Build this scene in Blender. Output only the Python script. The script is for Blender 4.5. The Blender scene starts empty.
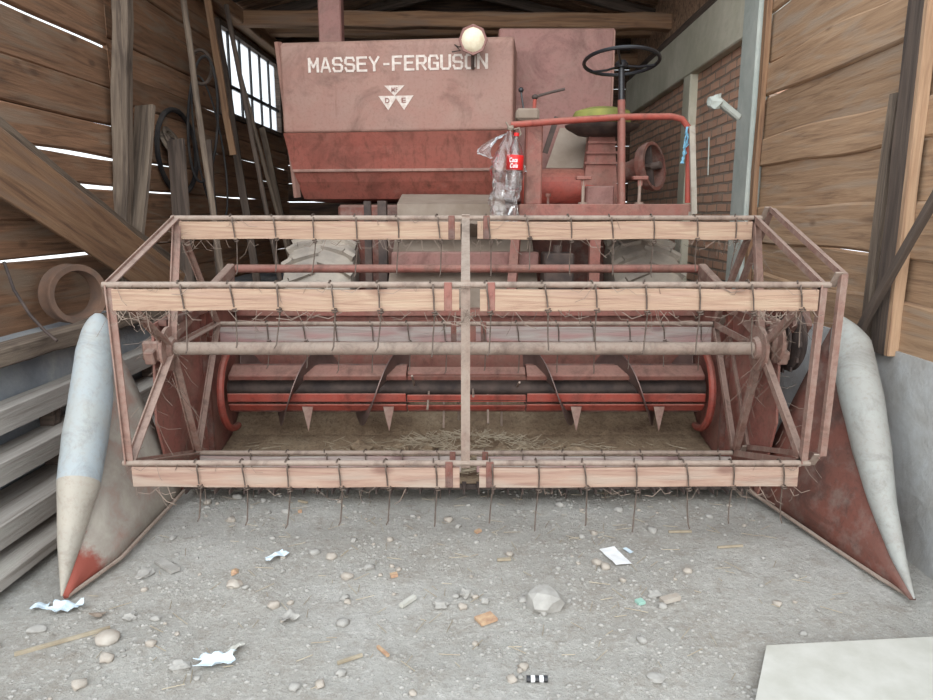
import bpy, bmesh, math, random
from math import sin, cos, pi, radians, atan2, sqrt
from mathutils import Vector, Matrix, noise
random.seed(7)
SC = bpy.context.scene
COL = SC.collection
# ------------------------------------------------------------------ camera
H = 1.5; PITCH = radians(10.9); F = 700.0
cam = bpy.data.cameras.new('camera'); cam.sensor_width = 36; cam.lens = 36*F/933
cam.clip_start = .02; cam.clip_end = 300
co = bpy.data.objects.new('camera', cam); COL.objects.link(co)
co.location = (0, 0, H); co.rotation_euler = (pi/2-PITCH, 0, 0)
SC.camera = co
# ------------------------------------------------------------------ world and sun
w = bpy.data.worlds.new('sky'); SC.world = w; w.use_nodes = True
wn = w.node_tree; wn.nodes.clear()
out = wn.nodes.new('ShaderNodeOutputWorld'); bg = wn.nodes.new('ShaderNodeBackground')
tc = wn.nodes.new('ShaderNodeTexCoord'); sp = wn.nodes.new('ShaderNodeSeparateXYZ'); rp = wn.nodes.new('ShaderNodeValToRGB')
wn.links.new(tc.outputs['Generated'], sp.inputs[0]); wn.links.new(sp.outputs[2], rp.inputs[0])
rp.color_ramp.elements[0].position = 0.0; rp.color_ramp.elements[0].color = (.86, .92, .95, 1)
rp.color_ramp.elements[1].position = .9; rp.color_ramp.elements[1].color = (.80, .91, 1, 1)
wn.links.new(rp.outputs[0], bg.inputs[0]); bg.inputs[1].default_value = 1.9
wn.links.new(bg.outputs[0], out.inputs[0])
sl = bpy.data.lights.new('sun', 'SUN'); sl.energy = 2.6; sl.angle = radians(70); sl.color = (1, .985, .965)
so = bpy.data.objects.new('sun', sl); COL.objects.link(so); so.location = (0, -5, 6)
so.rotation_euler = (radians(62), 0, radians(-6))
SC.view_settings.view_transform = 'Standard'; SC.view_settings.look = 'None'
SC.view_settings.exposure = 0.08; SC.view_settings.gamma = 1; SC.view_settings.use_curve_mapping = False

# ------------------------------------------------------------------ helpers
def ray(px, py):
    u = (px-466.5)/F; v = (py-350)/F
    return Vector((u, cos(PITCH)-v*sin(PITCH), -sin(PITCH)-v*cos(PITCH)))
def at(px, py, Y):                      # the point of the place seen in that direction at depth Y
    d = ray(px, py); return Vector((0, 0, H))+d*(Y/d.y)
def gz(x, y):
    return .028*noise.noise(Vector((x*.9, y*.9, 3.1)))+.012*noise.noise(Vector((x*3.1, y*3.1, 7.7)))+.006*noise.noise(Vector((x*9, y*9, 1.7)))-.004
def atg(px, py):                        # the point of the ground seen there
    d = ray(px, py); p = Vector((0, 0, H))+d*(H/-d.z); 
    for _ in range(3):
        p = Vector((0, 0, H))+d*((H-gz(p.x, p.y))/-d.z)
    return p
def S(x, y, z): return Vector((x+.02*y, y-.02*x, z))    # shed frame, turned 1.15 degrees against the machine
def c8(r, g, b):
    def l(c):
        c /= 255
        return c/12.92 if c <= .04045 else ((c+.055)/1.055)**2.4
    return (l(r), l(g), l(b), 1)
def tag(o, label=None, cat=None, group=None, kind=None):
    if label: o['label'] = label
    if cat: o['category'] = cat
    if group: o['group'] = group
    if kind: o['kind'] = kind
    return o
def empty(name, loc, label, cat, group=None):
    o = bpy.data.objects.new(name, None); COL.objects.link(o); o.location = loc; o.empty_display_size = .1
    return tag(o, label, cat, group)
class MB:
    def __init__(s): s.bm = bmesh.new()
    def quadgrid(s, rows, closed=False, capped=False):
        vs = [[s.bm.verts.new(p) for p in r] for r in rows]
        n = len(rows[0])
        for i in range(len(rows)-1):
            for j in range(n if closed else n-1):
                k = (j+1) % n
                s.bm.faces.new((vs[i][j], vs[i][k], vs[i+1][k], vs[i+1][j]))
        if capped and closed:
            s.bm.faces.new(vs[0][::-1]); s.bm.faces.new(vs[-1])
        return vs
    def box(s, x0, x1, y0, y1, z0, z1, bev=0):
        m = Matrix.Translation(((x0+x1)/2, (y0+y1)/2, (z0+z1)/2)) @ Matrix.Diagonal((abs(x1-x0), abs(y1-y0), abs(z1-z0), 1))
        r = bmesh.ops.create_cube(s.bm, size=1, matrix=m)
        if bev: s._bev(r['verts'], bev)
        return s
    def _bev(s, verts, b):
        ed = {e for v in verts for e in v.link_edges}
        bmesh.ops.bevel(s.bm, geom=list(ed), offset=b, segments=1, affect='EDGES', profile=.5)
    def bar(s, p, q, w, h, up=(0, 0, 1), bev=0, ext=0):
        p = Vector(p); q = Vector(q); d = (q-p); L = d.length; d.normalize()
        if ext: p = p-d*ext; q = q+d*ext; L += 2*ext
        up = Vector(up); sd = d.cross(up)
        if sd.length < 1e-4: sd = d.cross(Vector((0, 1, 0)))
        sd.normalize(); up = sd.cross(d).normalized()
        m = Matrix((d*L, sd*w, up*h)).transposed().to_4x4(); m.translation = (p+q)/2
        r = bmesh.ops.create_cube(s.bm, size=1, matrix=m)
        if bev: s._bev(r['verts'], bev)
        return s
    def tube(s, pts, r, n=8, cap=True, closed=False):
        pts = [Vector(p) for p in pts]
        N = len(pts); rs = r if isinstance(r, (list, tuple)) else [r]*N
        rows = []; prev = None
        for i, p in enumerate(pts):
            if closed: t = pts[(i+1) % N]-pts[i-1]
            else: t = pts[min(i+1, N-1)]-pts[max(i-1, 0)]
            t.normalize()
            if prev is None:
                a = Vector((0, 0, 1)) if abs(t.z) < .9 else Vector((1, 0, 0))
                prev = (a-t*a.dot(t)).normalized()
            else:
                prev = (prev-t*prev.dot(t))
                if prev.length < 1e-5: prev = t.orthogonal()
                prev.normalize()
            b = t.cross(prev)
            rows.append([p+(prev*cos(2*pi*k/n)+b*sin(2*pi*k/n))*rs[i] for k in range(n)])
        if closed: rows.append(rows[0]); 
        s.quadgrid(rows, closed=True, capped=cap and not closed)
        return s
    def prism(s, poly, ext):             # polygon of 3D points pushed along ext
        e = Vector(ext)
        a = [s.bm.verts.new(Vector(p)) for p in poly]; b = [s.bm.verts.new(Vector(p)+e) for p in poly]
        n = len(a); s.bm.faces.new(a[::-1]); s.bm.faces.new(b)
        for i in range(n): s.bm.faces.new((a[i], a[(i+1) % n], b[(i+1) % n], b[i]))
        return s
    def lathe(s, prof, M, n=24, cap=True):         # prof: (radius, height) along local z
        rows = [[M @ Vector((max(r, .0004)*cos(2*pi*k/n), max(r, .0004)*sin(2*pi*k/n), h)) for k in range(n)] for r, h in prof]
        s.quadgrid(rows, closed=True, capped=cap); return s
    def ico(s, c, sc, sub=1, jit=.15, rot=0, seed=0):
        r = bmesh.ops.create_icosphere(s.bm, subdivisions=sub, radius=1)
        R = Matrix.Rotation(rot, 3, 'Z')
        for v in r['verts']:
            k = 1+jit*noise.noise(v.co*1.7+Vector((seed*3.3, seed, 0)))*2
            p = Vector((v.co.x*sc[0], v.co.y*sc[1], v.co.z*sc[2]))*k
            v.co = R @ p+Vector(c)
        return s
    def build(s, name, mat, parent=None, smooth=False, shed=False, origin=None, base=False, ang=None):
        bmesh.ops.recalc_face_normals(s.bm, faces=s.bm.faces)
        me = bpy.data.meshes.new(name)
        vs = [v.co for v in s.bm.verts]
        mn = Vector([min(v[i] for v in vs) for i in range(3)]); mx = Vector([max(v[i] for v in vs) for i in range(3)])
        o0 = Vector(origin) if origin is not None else (mn+mx)/2
        if base: o0.z = mn.z
        for v in s.bm.verts: v.co -= o0
        if smooth:
            for f in s.bm.faces: f.smooth = True
            for e in s.bm.edges:
                if len(e.link_faces) == 2 and e.calc_face_angle(0) > (ang or .7): e.smooth = False
        s.bm.to_mesh(me); s.bm.free()
        ob = bpy.data.objects.new(name, me); COL.objects.link(ob); me.materials.append(mat)
        if shed:
            ob.location = S(*o0); ob.rotation_euler.z = -.02
        else: ob.location = o0
        if parent:
            ob.parent = parent
            off = Vector(parent.location)
            if parent.parent: off = off+Vector(parent.parent.location)
            ob.location = ob.location-off
        return ob
def struct(o): o['kind'] = 'structure'; return o
def beam(name, p, q, w, h, mat, up=(0, 0, 1), amp=.004, n=14, seed=None, parent=None, round_=False, taper=1.0, bow=0):
    """timber with its own length axis as local x: slightly wavy edges"""
    p = Vector(p); q = Vector(q); d = q-p; L = d.length; d.normalize()
    up = Vector(up); sd = d.cross(up)
    if sd.length < 1e-4: sd = d.cross(Vector((0, 1, 0)))
    sd.normalize(); up = sd.cross(d).normalized()
    seed = random.random()*50 if seed is None else seed
    m = MB(); rows = []
    for i in range(n+1):
        t = i/n; x = (t-.5)*L; k = 1+(taper-1)*t
        a = Vector((0, amp*noise.noise(Vector((x*2.3, seed, 0)))*2, amp*noise.noise(Vector((x*2.3, seed, 9)))*2+bow*4*t*(1-t)))
        if round_:
            rows.append([Vector((x, cos(j*pi/5)*w/2*k*(1+.12*noise.noise(Vector((x*2, j, seed)))), sin(j*pi/5)*h/2*k))+a for j in range(10)])
        else:
            b = min(w, h)*.08
            e1 = amp*noise.noise(Vector((x*3, seed, 21))); e2 = amp*noise.noise(Vector((x*3, seed, 33)))
            W, Hh = w/2*k, h/2*k
            rows.append([Vector((x, yy, zz))+a for yy, zz in ((-W+b, -Hh+e1), (W-b, -Hh+e1), (W, -Hh+b+e1), (W, Hh-b+e2), (W-b, Hh+e2), (-W+b, Hh+e2), (-W, Hh-b+e2), (-W, -Hh+b+e1))])
    m.quadgrid(rows, closed=True, capped=True)
    ob = m.build(name, mat, None, smooth=round_, origin=(0, 0, 0))
    M = Matrix((d, -sd, up)).transposed().to_4x4(); M.translation = (p+q)/2
    if parent:
        ob.parent = parent; off = Vector(parent.location)+(Vector(parent.parent.location) if parent.parent else Vector())
        M.translation = M.translation-off
    ob.matrix_basis = M
    return ob
# ------------------------------------------------------------------ materials
class NT:
    def __init__(s, name):
        s.m = bpy.data.materials.new(name); s.m.use_nodes = True; s.t = s.m.node_tree; s.t.nodes.clear()
        s.o = s.n('ShaderNodeOutputMaterial'); s.b = s.n('ShaderNodeBsdfPrincipled'); s.l(s.b.outputs[0], s.o.inputs[0])
        s.tc = s.n('ShaderNodeTexCoord').outputs['Object']
    def n(s, k): return s.t.nodes.new(k)
    def l(s, a, b): s.t.links.new(a, b)
    def map(s, sc, loc=(0, 0, 0), src=None):
        m = s.n('ShaderNodeMapping'); m.inputs['Scale'].default_value = sc; m.inputs['Location'].default_value = loc
        s.l(src or s.tc, m.inputs[0]); return m.outputs[0]
    def noise(s, vec, scale, detail=5, rough=.55, dist=0):
        x = s.n('ShaderNodeTexNoise'); x.inputs['Scale'].default_value = scale; x.inputs['Detail'].default_value = detail
        x.inputs['Roughness'].default_value = rough; x.inputs['Distortion'].default_value = dist
        s.l(vec, x.inputs['Vector']); return x.outputs['Fac']
    def ramp(s, fac, stops):
        r = s.n('ShaderNodeValToRGB'); e = r.color_ramp.elements
        e[0].position, e[0].color = stops[0]; e[1].position, e[1].color = stops[-1]
        for p, c in stops[1:-1]:
            x = e.new(p); x.color = c
        s.l(fac, r.inputs[0]); return r.outputs[0]
    def mask(s, fac, a, b):
        return s.ramp(fac, [(a, (0, 0, 0, 1)), (b, (1, 1, 1, 1))])
    def mix(s, fac, a, b, mode='MIX'):
        m = s.n('ShaderNodeMix'); m.data_type = 'RGBA'; m.blend_type = mode
        for v, i in ((fac, 0), (a, 6), (b, 7)):
            if isinstance(v, (int, float)): m.inputs[i].default_value = v
            elif isinstance(v, tuple): m.inputs[i].default_value = v
            else: s.l(v, m.inputs[i])
        return m.outputs[2]
    def math(s, op, a, b=0.0):
        m = s.n('ShaderNodeMath'); m.operation = op
        for v, i in ((a, 0), (b, 1)):
            if isinstance(v, (int, float)): m.inputs[i].default_value = v
            else: s.l(v, m.inputs[i])
        return m.outputs[0]
    def island(s): return s.n('ShaderNodeNewGeometry').outputs['Random Per Island']
    def upness(s):
        g = s.n('ShaderNodeNewGeometry'); x = s.n('ShaderNodeSeparateXYZ'); s.l(g.outputs['True Normal'], x.inputs[0]); return x.outputs[2]
    def fin(s, col, rough=.8, bump=None, bs=.3, bd=.01, metal=0, spec=.3):
        if isinstance(col, tuple): s.b.inputs['Base Color'].default_value = col
        else: s.l(col, s.b.inputs['Base Color'])
        s.b.inputs['Roughness'].default_value = rough; s.b.inputs['Metallic'].default_value = metal
        s.b.inputs['Specular IOR Level'].default_value = spec
        if bump is not None:
            b = s.n('ShaderNodeBump'); b.inputs['Strength'].default_value = bs; b.inputs['Distance'].default_value = bd
            s.l(bump, b.inputs['Height']); s.l(b.outputs[0], s.b.inputs['Normal'])
        return s.m
def wood(name, light, mid, dark, axis=0, patch=None, var=.25, knots=True, g=1.0):
    n = NT(name)
    sc = [16*g]*3; sc[axis] = .9*g
    isl = n.island()
    cmb = n.n('ShaderNodeCombineXYZ'); n.l(n.math('MULTIPLY', isl, 37.), cmb.inputs[0]); n.l(n.math('MULTIPLY', isl, 11.), cmb.inputs[1])
    va = n.n('ShaderNodeVectorMath'); n.l(n.tc, va.inputs[0]); n.l(cmb.outputs[0], va.inputs[1])
    v = n.map(tuple(sc), src=va.outputs[0])
    f = n.noise(v, 1.6, 7, .6, 1.2)
    col = n.ramp(f, [(.28, dark), (.46, mid), (.7, light)])
    sc2 = [5*g]*3; sc2[axis] = .55*g
    f2 = n.noise(n.map(tuple(sc2), src=va.outputs[0]), 1.5, 4, .5, 2.2)
    col = n.mix(n.mask(f2, .5, .72), col, patch or dark)
    if knots:
        sk = [3.4]*3; sk[axis] = 1.7
        vo = n.n('ShaderNodeTexVoronoi'); vo.inputs['Scale'].default_value = 1.3; n.l(n.map(tuple(sk), src=va.outputs[0]), vo.inputs['Vector'])
        col = n.mix(n.ramp(vo.outputs['Distance'], [(.05, (.8, .8, .8, 1)), (.13, (0, 0, 0, 1))]), col, dark)
    br = n.math('ADD', n.math('MULTIPLY', isl, var*2), 1-var)
    hs = n.n('ShaderNodeHueSaturation'); n.l(br, hs.inputs['Value']); n.l(col, hs.inputs['Color'])
    fb = n.noise(v, 3.5, 8, .7, .5)
    return n.fin(hs.outputs[0], .85, fb, .55, .012)
def paint(name, base, faded, rust, dust, ra=(.58, .7), da=(.45, .75), up=.6, sc=1.0, streak=False, rough=.6, grime=.45):
    n = NT(name)
    f = n.noise(n.map((sc,)*3), 2.2, 6, .6, .4)
    col = n.mix(n.mask(f, .38, .62), base, faded)
    v = n.map((sc*7, sc*7, sc*.8)) if streak else n.map((sc*2,)*3)
    f2 = n.noise(v, 2.2, 8, .68, .3)
    col = n.mix(n.mask(f2, *ra), col, rust)
    f3 = n.noise(n.map((sc*3,)*3, (4, 2, 7)), 2.0, 7, .65)
    d = n.mask(f3, *da)
    u = n.math('MULTIPLY', n.mask(n.upness(), .1, .9), up)
    dd = n.math('MAXIMUM', n.math('MULTIPLY', d, .75), u)
    col = n.mix(dd, col, dust)
    f4 = n.noise(n.map((1, 1, 1)), 45, 4, .7)
    col = n.mix(n.math('MULTIPLY', n.mask(f4, .5, .7), .38), col, rust)
    f5 = n.noise(n.map((sc*.9, sc*.9, sc*.9), (11, 3, 5)), 3.2, 8, .72, .8)
    col = n.mix(n.math('MULTIPLY', n.mask(f5, .50, .66), grime), col, tuple(.45*c for c in rust[:3])+(1,))
    return n.fin(col, rough, f2, .25, .004)
def plain(name, col, rough=.7, metal=0, var=None, sc=8, spec=.3):
    n = NT(name)
    if var: 
        f = n.noise(n.tc, sc, 6, .6)
        return n.fin(n.mix(n.mask(f, .35, .65), col, var), rough, f, .3, .004, metal, spec)
    return n.fin(col, rough, None, metal=metal, spec=spec)
M = {}
DUST = c8(168, 152, 140)
M['wall_left'] = wood('dark_barn_boards', c8(157, 119, 92), c8(132, 99, 76), c8(94, 72, 58), 1, patch=c8(139, 119, 101), var=.2)
M['wall_right'] = wood('brown_barn_boards', c8(186, 154, 124), c8(166, 134, 106), c8(128, 103, 84), 1, patch=c8(170, 150, 131), var=.12)
M['wall_back'] = wood('dark_back_boards', c8(110, 86, 70), c8(86, 68, 56), c8(56, 46, 42), 0, var=.2)
M['roof'] = wood('roof_boards', c8(177, 144, 116), c8(142, 113, 92), c8(94, 78, 66), 0, var=.25)
M['timber'] = wood('brown_timber', c8(164, 132, 103), c8(143, 110, 85), c8(101, 78, 65), 0, patch=c8(137, 116, 101), var=.05, g=.8)
M['greywood'] = wood('grey_weathered_timber', c8(140, 124, 108), c8(112, 98, 86), c8(70, 60, 54), 0, var=.12)
M['darkwood'] = wood('dark_timber', c8(112, 96, 86), c8(92, 80, 72), c8(62, 54, 50), 0, var=.1)
M['lit_wood'] = wood('lit_post_face_timber', c8(200, 168, 138), c8(176, 142, 114), c8(130, 100, 80), 0, var=.1)  # post wood as seen lit: the daylight is put into this paler tone
M['dustplank'] = wood('dusty_grey_planks', c8(176, 168, 160), c8(162, 153, 145), c8(128, 120, 111), 1, patch=c8(168, 162, 153), var=.1, knots=False)
M['bat'] = wood('reel_bat_wood', c8(179, 156, 134), c8(167, 138, 118), c8(140, 110, 94), 0, patch=c8(162, 132, 117), var=.08, g=1.3)
M['bat_red'] = wood('reddish_bat_wood', c8(174, 148, 131), c8(159, 129, 114), c8(125, 94, 83), 0, patch=c8(168, 150, 136), var=.08, g=1.2)
M['bat_grey'] = wood('greyed_bat_wood', c8(164, 155, 148), c8(151, 136, 131), c8(120, 96, 94), 0, patch=c8(156, 120, 117), var=.06, g=1.2)
M['white_board'] = plain('pale_board', c8(195, 192, 184), .6, var=c8(180, 177, 167))
M['tank'] = paint('faded_tank_paint', c8(146, 109, 98), c8(144, 113, 103), c8(114, 79, 67), c8(149, 123, 111), (.6, .78), (.45, .8), .6, 1.0, True)
M['tank_low'] = paint('redder_tank_paint', c8(146, 83, 72), c8(139, 85, 74), c8(103, 63, 53), c8(144, 110, 99), (.52, .72), (.6, .85), .5, 1.3, True)
M['panel'] = paint('engine_panel_paint', c8(140, 100, 94), c8(135, 100, 93), c8(106, 70, 61), c8(138, 114, 104), (.64, .8), (.5, .85), .5, 1.0)
M['red'] = paint('dusty_red_paint', c8(143, 89, 80), c8(139, 98, 87), c8(104, 72, 63), c8(144, 115, 104), (.58, .74), (.5, .78), .6, 2.0)
M['pink'] = paint('dusty_pink_steel', c8(143, 111, 100), c8(134, 101, 90), c8(103, 76, 65), c8(157, 139, 128), (.58, .76), (.42, .7), .7, 2.4)
M['bright'] = paint('bright_red_paint', c8(160, 72, 60), c8(149, 79, 69), c8(112, 60, 52), c8(149, 109, 96), (.6, .8), (.56, .85), .75, 2.0)
M['rust'] = paint('rusty_brown_sheet', c8(122, 72, 61), c8(106, 70, 61), c8(80, 58, 53), c8(133, 118, 110), (.5, .7), (.46, .72), .5, 1.6)
M['tube'] = paint('dusty_tube_steel', c8(148, 130, 118), c8(140, 119, 107), c8(110, 85, 74), c8(155, 142, 130), (.6, .8), (.4, .7), .6, 2.0)
M['wire'] = plain('rusty_grey_wire', c8(84, 71, 63), .6, .3, c8(110, 96, 87), 20)
M['wiretip'] = plain('worn_wire_tip', c8(176, 166, 156), .6, .2, c8(140, 126, 116), 20)
M['dark'] = plain('grimy_dark_steel', c8(62, 54, 52), .7, .2, c8(92, 78, 72), 9)
M['steel'] = plain('worn_dark_flighting', c8(96, 80, 76), .45, .5, c8(124, 104, 98), 7)
M['black'] = plain('black_plastic', c8(34, 34, 38), .35, spec=.5)
M['fair_l'] = paint('blue_white_fairing', c8(158, 168, 174), c8(160, 164, 163), c8(151, 142, 131), c8(164, 158, 148), (.6, .75), (.5, .8), .3, 1.6)
M['fair_low'] = paint('dusty_fairing_nose', c8(171, 162, 149), c8(162, 155, 144), c8(147, 129, 116), c8(175, 167, 156), (.62, .8), (.5, .8), .3, 1.6)
M['fair_r'] = paint('grey_white_fairing', c8(167, 169, 165), c8(159, 157, 152), c8(140, 131, 120), c8(165, 159, 150), (.62, .8), (.55, .8), .3, 1.6)
M['sheet_dust'] = paint('dust_covered_sheet', c8(172, 164, 152), c8(160, 150, 140), c8(150, 104, 92), c8(178, 170, 158), (.62, .8), (.4, .7), .5, 1.4)
def worn_sheet():                       # dust has worn off the point of the sheet, the red paint shows
    n = NT('dust_sheet_worn_red_at_point')
    pos = n.n('ShaderNodeNewGeometry').outputs['Position']; x = n.n('ShaderNodeSeparateXYZ'); n.l(pos, x.inputs[0])
    f = n.noise(n.tc, 7, 7, .65, .3)
    a = n.ramp(f, [(.3, c8(178, 170, 158)), (.5, c8(162, 152, 142)), (.72, c8(158, 122, 110))])
    d = n.math('ADD', n.math('MULTIPLY', n.math('SUBTRACT', 2.80, x.outputs[1]), 5.), n.math('MULTIPLY', n.math('SUBTRACT', f, .5), 1.6))
    d = n.math('SUBTRACT', d, n.math('MULTIPLY', x.outputs[2], 2.0))
    col = n.mix(n.mask(d, -.35, .35), a, c8(150, 80, 68))
    return n.fin(col, .8, f, .3, .006)
M['sheet_dust'] = worn_sheet()
M['tyre'] = plain('dusty_tyre_rubber', c8(143, 135, 127), .9, 0, c8(177, 166, 153), 5)
M['beige'] = plain('dust_coated_sheet_beige', c8(145, 132, 120), .9, 0, c8(129, 114, 101), 5)
M['hood'] = plain('old_brown_rim', c8(128, 100, 84), .85, .1, c8(106, 88, 78), 10)
M['white_paint'] = plain('white_lettering', c8(208, 199, 191), .6, 0, c8(184, 166, 156), 30)
M['lens'] = plain('cream_lamp_lens', c8(219, 208, 184), .15, 0, c8(205, 189, 161), 25, .6)
M['green'] = plain('mossy_yellow_cushion', c8(142, 140, 74), .8, 0, c8(116, 118, 66), 6)
M['cocared'] = plain('red_bottle_label', c8(206, 40, 40), .4)
M['white'] = plain('clean_white', c8(235, 235, 235), .5)
M['paper'] = plain('pale_blue_paper', c8(212, 224, 232), .8, 0, c8(190, 204, 214), 20)
M['bluetwine'] = plain('blue_twine', c8(96, 150, 178), .8, 0, c8(130, 176, 196), 40)
M['straw'] = plain('dry_straw', c8(174, 162, 142), .9, 0, c8(142, 128, 108), 9)
M['cobweb'] = plain('dusty_straw_wisps', c8(138, 122, 110), .9, 0, c8(108, 92, 82), 9)
M['stone'] = plain('grey_stone', c8(172, 168, 162), .9, 0, c8(148, 144, 138), 14)
M['stone_b'] = plain('brownish_stone', c8(160, 148, 136), .9, 0, c8(178, 170, 160), 14)
M['ochre'] = plain('ochre_chip', c8(196, 168, 136), .8, 0, c8(168, 132, 108), 30)
M['greenbit'] = plain('dull_green_glass', c8(150, 186, 172), .4)
M['belt'] = plain('black_rubber_belt', c8(40, 38, 40), .7, 0, c8(70, 66, 64), 6)
# concrete
def concrete(name, a, b, c):
    n = NT(name)
    f = n.noise(n.tc, 2.2, 8, .62, .3); f2 = n.noise(n.tc, 14, 8, .7)
    col = n.ramp(f, [(.3, a), (.5, b), (.7, c)])
    col = n.mix(n.math('MULTIPLY', n.mask(f2, .45, .7), .35), col, a)
    bf = n.math('ADD', n.math('MULTIPLY', f, 1.5), n.math('MULTIPLY', f2, .5))
    return n.fin(col, .9, bf, .45, .03)
M['conc'] = concrete('grey_concrete', c8(158, 152, 145), c8(186, 186, 185), c8(205, 205, 204))
M['conc_l'] = concrete('blue_grey_concrete', c8(116, 121, 128), c8(139, 143, 148), c8(168, 168, 166))
M['conc_b'] = concrete('mossy_concrete_beam', c8(185, 182, 160), c8(202, 197, 178), c8(219, 212, 195))
M['conc_c'] = concrete('pale_concrete_column', c8(165, 172, 165), c8(180, 185, 178), c8(198, 200, 191))
n = NT('red_brick_wall')
sx = n.n('ShaderNodeSeparateXYZ'); n.l(n.tc, sx.inputs[0]); cx = n.n('ShaderNodeCombineXYZ')
nz = n.noise(n.tc, 3, 3); wob = n.math('MULTIPLY', n.math('SUBTRACT', nz, .5), .03)
n.l(sx.outputs[1], cx.inputs[0]); n.l(n.math('ADD', sx.outputs[2], wob), cx.inputs[1])
bk = n.n('ShaderNodeTexBrick'); n.l(cx.outputs[0], bk.inputs['Vector'])
bk.inputs['Scale'].default_value = 1; bk.inputs['Brick Width'].default_value = .25; bk.inputs['Row Height'].default_value = .078
bk.inputs['Mortar Size'].default_value = .012; bk.inputs['Mortar Smooth'].default_value = .4; bk.inputs['Bias'].default_value = -.2
bk.inputs['Color1'].default_value = c8(216, 170, 144); bk.inputs['Color2'].default_value = c8(190, 148, 126); bk.inputs['Mortar'].default_value = c8(156, 138, 124)
fb = n.noise(n.tc, 9, 7, .7)
colb = n.mix(n.math('MULTIPLY', n.mask(fb, .45, .7), .55), bk.outputs[0], c8(196, 176, 158))
hb = n.math('ADD', n.math('MULTIPLY', bk.outputs['Fac'], -1.), n.math('MULTIPLY', fb, .5))
M['brick'] = n.fin(colb, .9, hb, .9, .02)
# ground
n = NT('dry_dirt_ground')
f1 = n.noise(n.tc, .8, 6, .6, .4); f2 = n.noise(n.tc, 9, 9, .72); f3 = n.noise(n.tc, 42, 6, .75)
colg = n.ramp(f1, [(.3, c8(156, 149, 140)), (.5, c8(171, 167, 160)), (.7, c8(184, 181, 176))])
colg = n.mix(n.math('MULTIPLY', n.mask(f2, .48, .68), .6), colg, c8(144, 134, 122))
colg = n.mix(n.math('MULTIPLY', n.mask(f3, .52, .66), .6), colg, c8(204, 200, 194))
f3b = n.noise(n.map((1, 1, 1), (9, 4, 2)), 30, 6, .75)
colg = n.mix(n.math('MULTIPLY', n.mask(f3b, .55, .7), .5), colg, c8(118, 108, 98))
vo = n.n('ShaderNodeTexVoronoi'); vo.inputs['Scale'].default_value = 48; n.l(n.tc, vo.inputs['Vector'])
peb = n.mask(vo.outputs['Distance'], .5, .1)
bg_ = n.math('ADD', n.math('MULTIPLY', f2, 1.2), n.math('ADD', n.math('MULTIPLY', f3, .7), n.math('MULTIPLY', peb, .25)))
M['dirt'] = n.fin(colg, .95, bg_, .8, .02)
n = NT('straw_and_chaff_deck')
f1 = n.noise(n.tc, 5, 8, .7); f2 = n.noise(n.map((1, 1, 1), (3, 3, 3)), 38, 6, .7)
cd = n.ramp(f1, [(.3, c8(112, 92, 76)), (.5, c8(142, 122, 100)), (.72, c8(166, 148, 124))])
cd = n.mix(n.math('MULTIPLY', n.mask(f2, .5, .65), .5), cd, c8(92, 76, 62))
M['chaff'] = n.fin(cd, .95, n.math('ADD', f1, f2), .8, .02)
# thin clear plastic
def film(name, col, fac, rough, fk=1.3):
    n = NT(name); tr = n.n('ShaderNodeBsdfTransparent'); gl = n.n('ShaderNodeBsdfGlossy'); df = n.n('ShaderNodeBsdfTranslucent')
    mx = n.n('ShaderNodeMixShader'); m2 = n.n('ShaderNodeMixShader'); fr = n.n('ShaderNodeFresnel'); fr.inputs[0].default_value = 1.5
    gl.inputs['Roughness'].default_value = rough; df.inputs[0].default_value = col; gl.inputs[0].default_value = (1, 1, 1, 1)
    m2.inputs[0].default_value = fac; n.l(tr.outputs[0], m2.inputs[1]); n.l(df.outputs[0], m2.inputs[2])
    n.l(n.math('MULTIPLY', fr.outputs[0], fk), mx.inputs[0]); n.l(m2.outputs[0], mx.inputs[1]); n.l(gl.outputs[0], mx.inputs[2]); n.l(mx.outputs[0], n.o.inputs[0])
    return n.m
M['bottle'] = film('clear_bottle_plastic', (.75, .78, .76, 1), .22, .12)
M['bag'] = film('crumpled_clear_film', (.9, .92, .93, 1), .22, .12)
M['glass'] = film('window_glass', (.97, .98, 1, 1), .5, .1, .25)

# ================================================================== SETTING
def lin(a, b, n): return [a+(b-a)*i/n for i in range(n+1)]
m = MB()
xs = lin(-14, -3.2, 8)[:-1]+lin(-3.2, 2.6, 110)[:-1]+lin(2.6, 12, 8)
ys = lin(-12, 1.2, 10)[:-1]+lin(1.2, 6, 110)[:-1]+lin(6, 14, 16)
m.quadgrid([[(x, y, gz(x, y)) for x in xs] for y in ys])
struct(m.build('floor', M['dirt'], smooth=True, origin=(0, 0, 0)))

def wallboards(m, x, th, y0, y1, rows, seed, amp=.02, seg=.18, lean=0, lap=False, face=1):
    for i, (z0, z1) in enumerate(rows):
        xx_ = x
        if lap: x = x+(.022 if i % 2 else 0); z0 -= .03 if i % 2 else 0; z1 += .03 if i % 2 else 0
        n = max(3, int((y1-y0)/seg)); off = random.uniform(-.006, .006)
        g = []
        for k in range(n+1):
            y = y0+(y1-y0)*k/n
            a = amp*noise.noise(Vector((y*1.1, z0*7+seed, 0))); b = amp*noise.noise(Vector((y*1.1, z1*7+seed, 5)))
            c = .006*noise.noise(Vector((y*.7, i*3.3, seed)))
            zz0 = z0+a+lean*(y-y0); zz1 = z1+b+lean*(y-y0)
            sg = face; xi = x+off+c+(th if sg > 0 else 0); xo = x+off+c+(0 if sg > 0 else th); cb = .011
            g.append([(xi, y, zz0+cb), (xi, y, zz1-cb), (xi-sg*cb*.8, y, zz1-.002), (xo, y, zz1+.003), (xo, y, zz0-.003), (xi-sg*cb*.8, y, zz0+.002)])
        m.quadgrid(g, closed=True, capped=True); x = xx_
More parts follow.
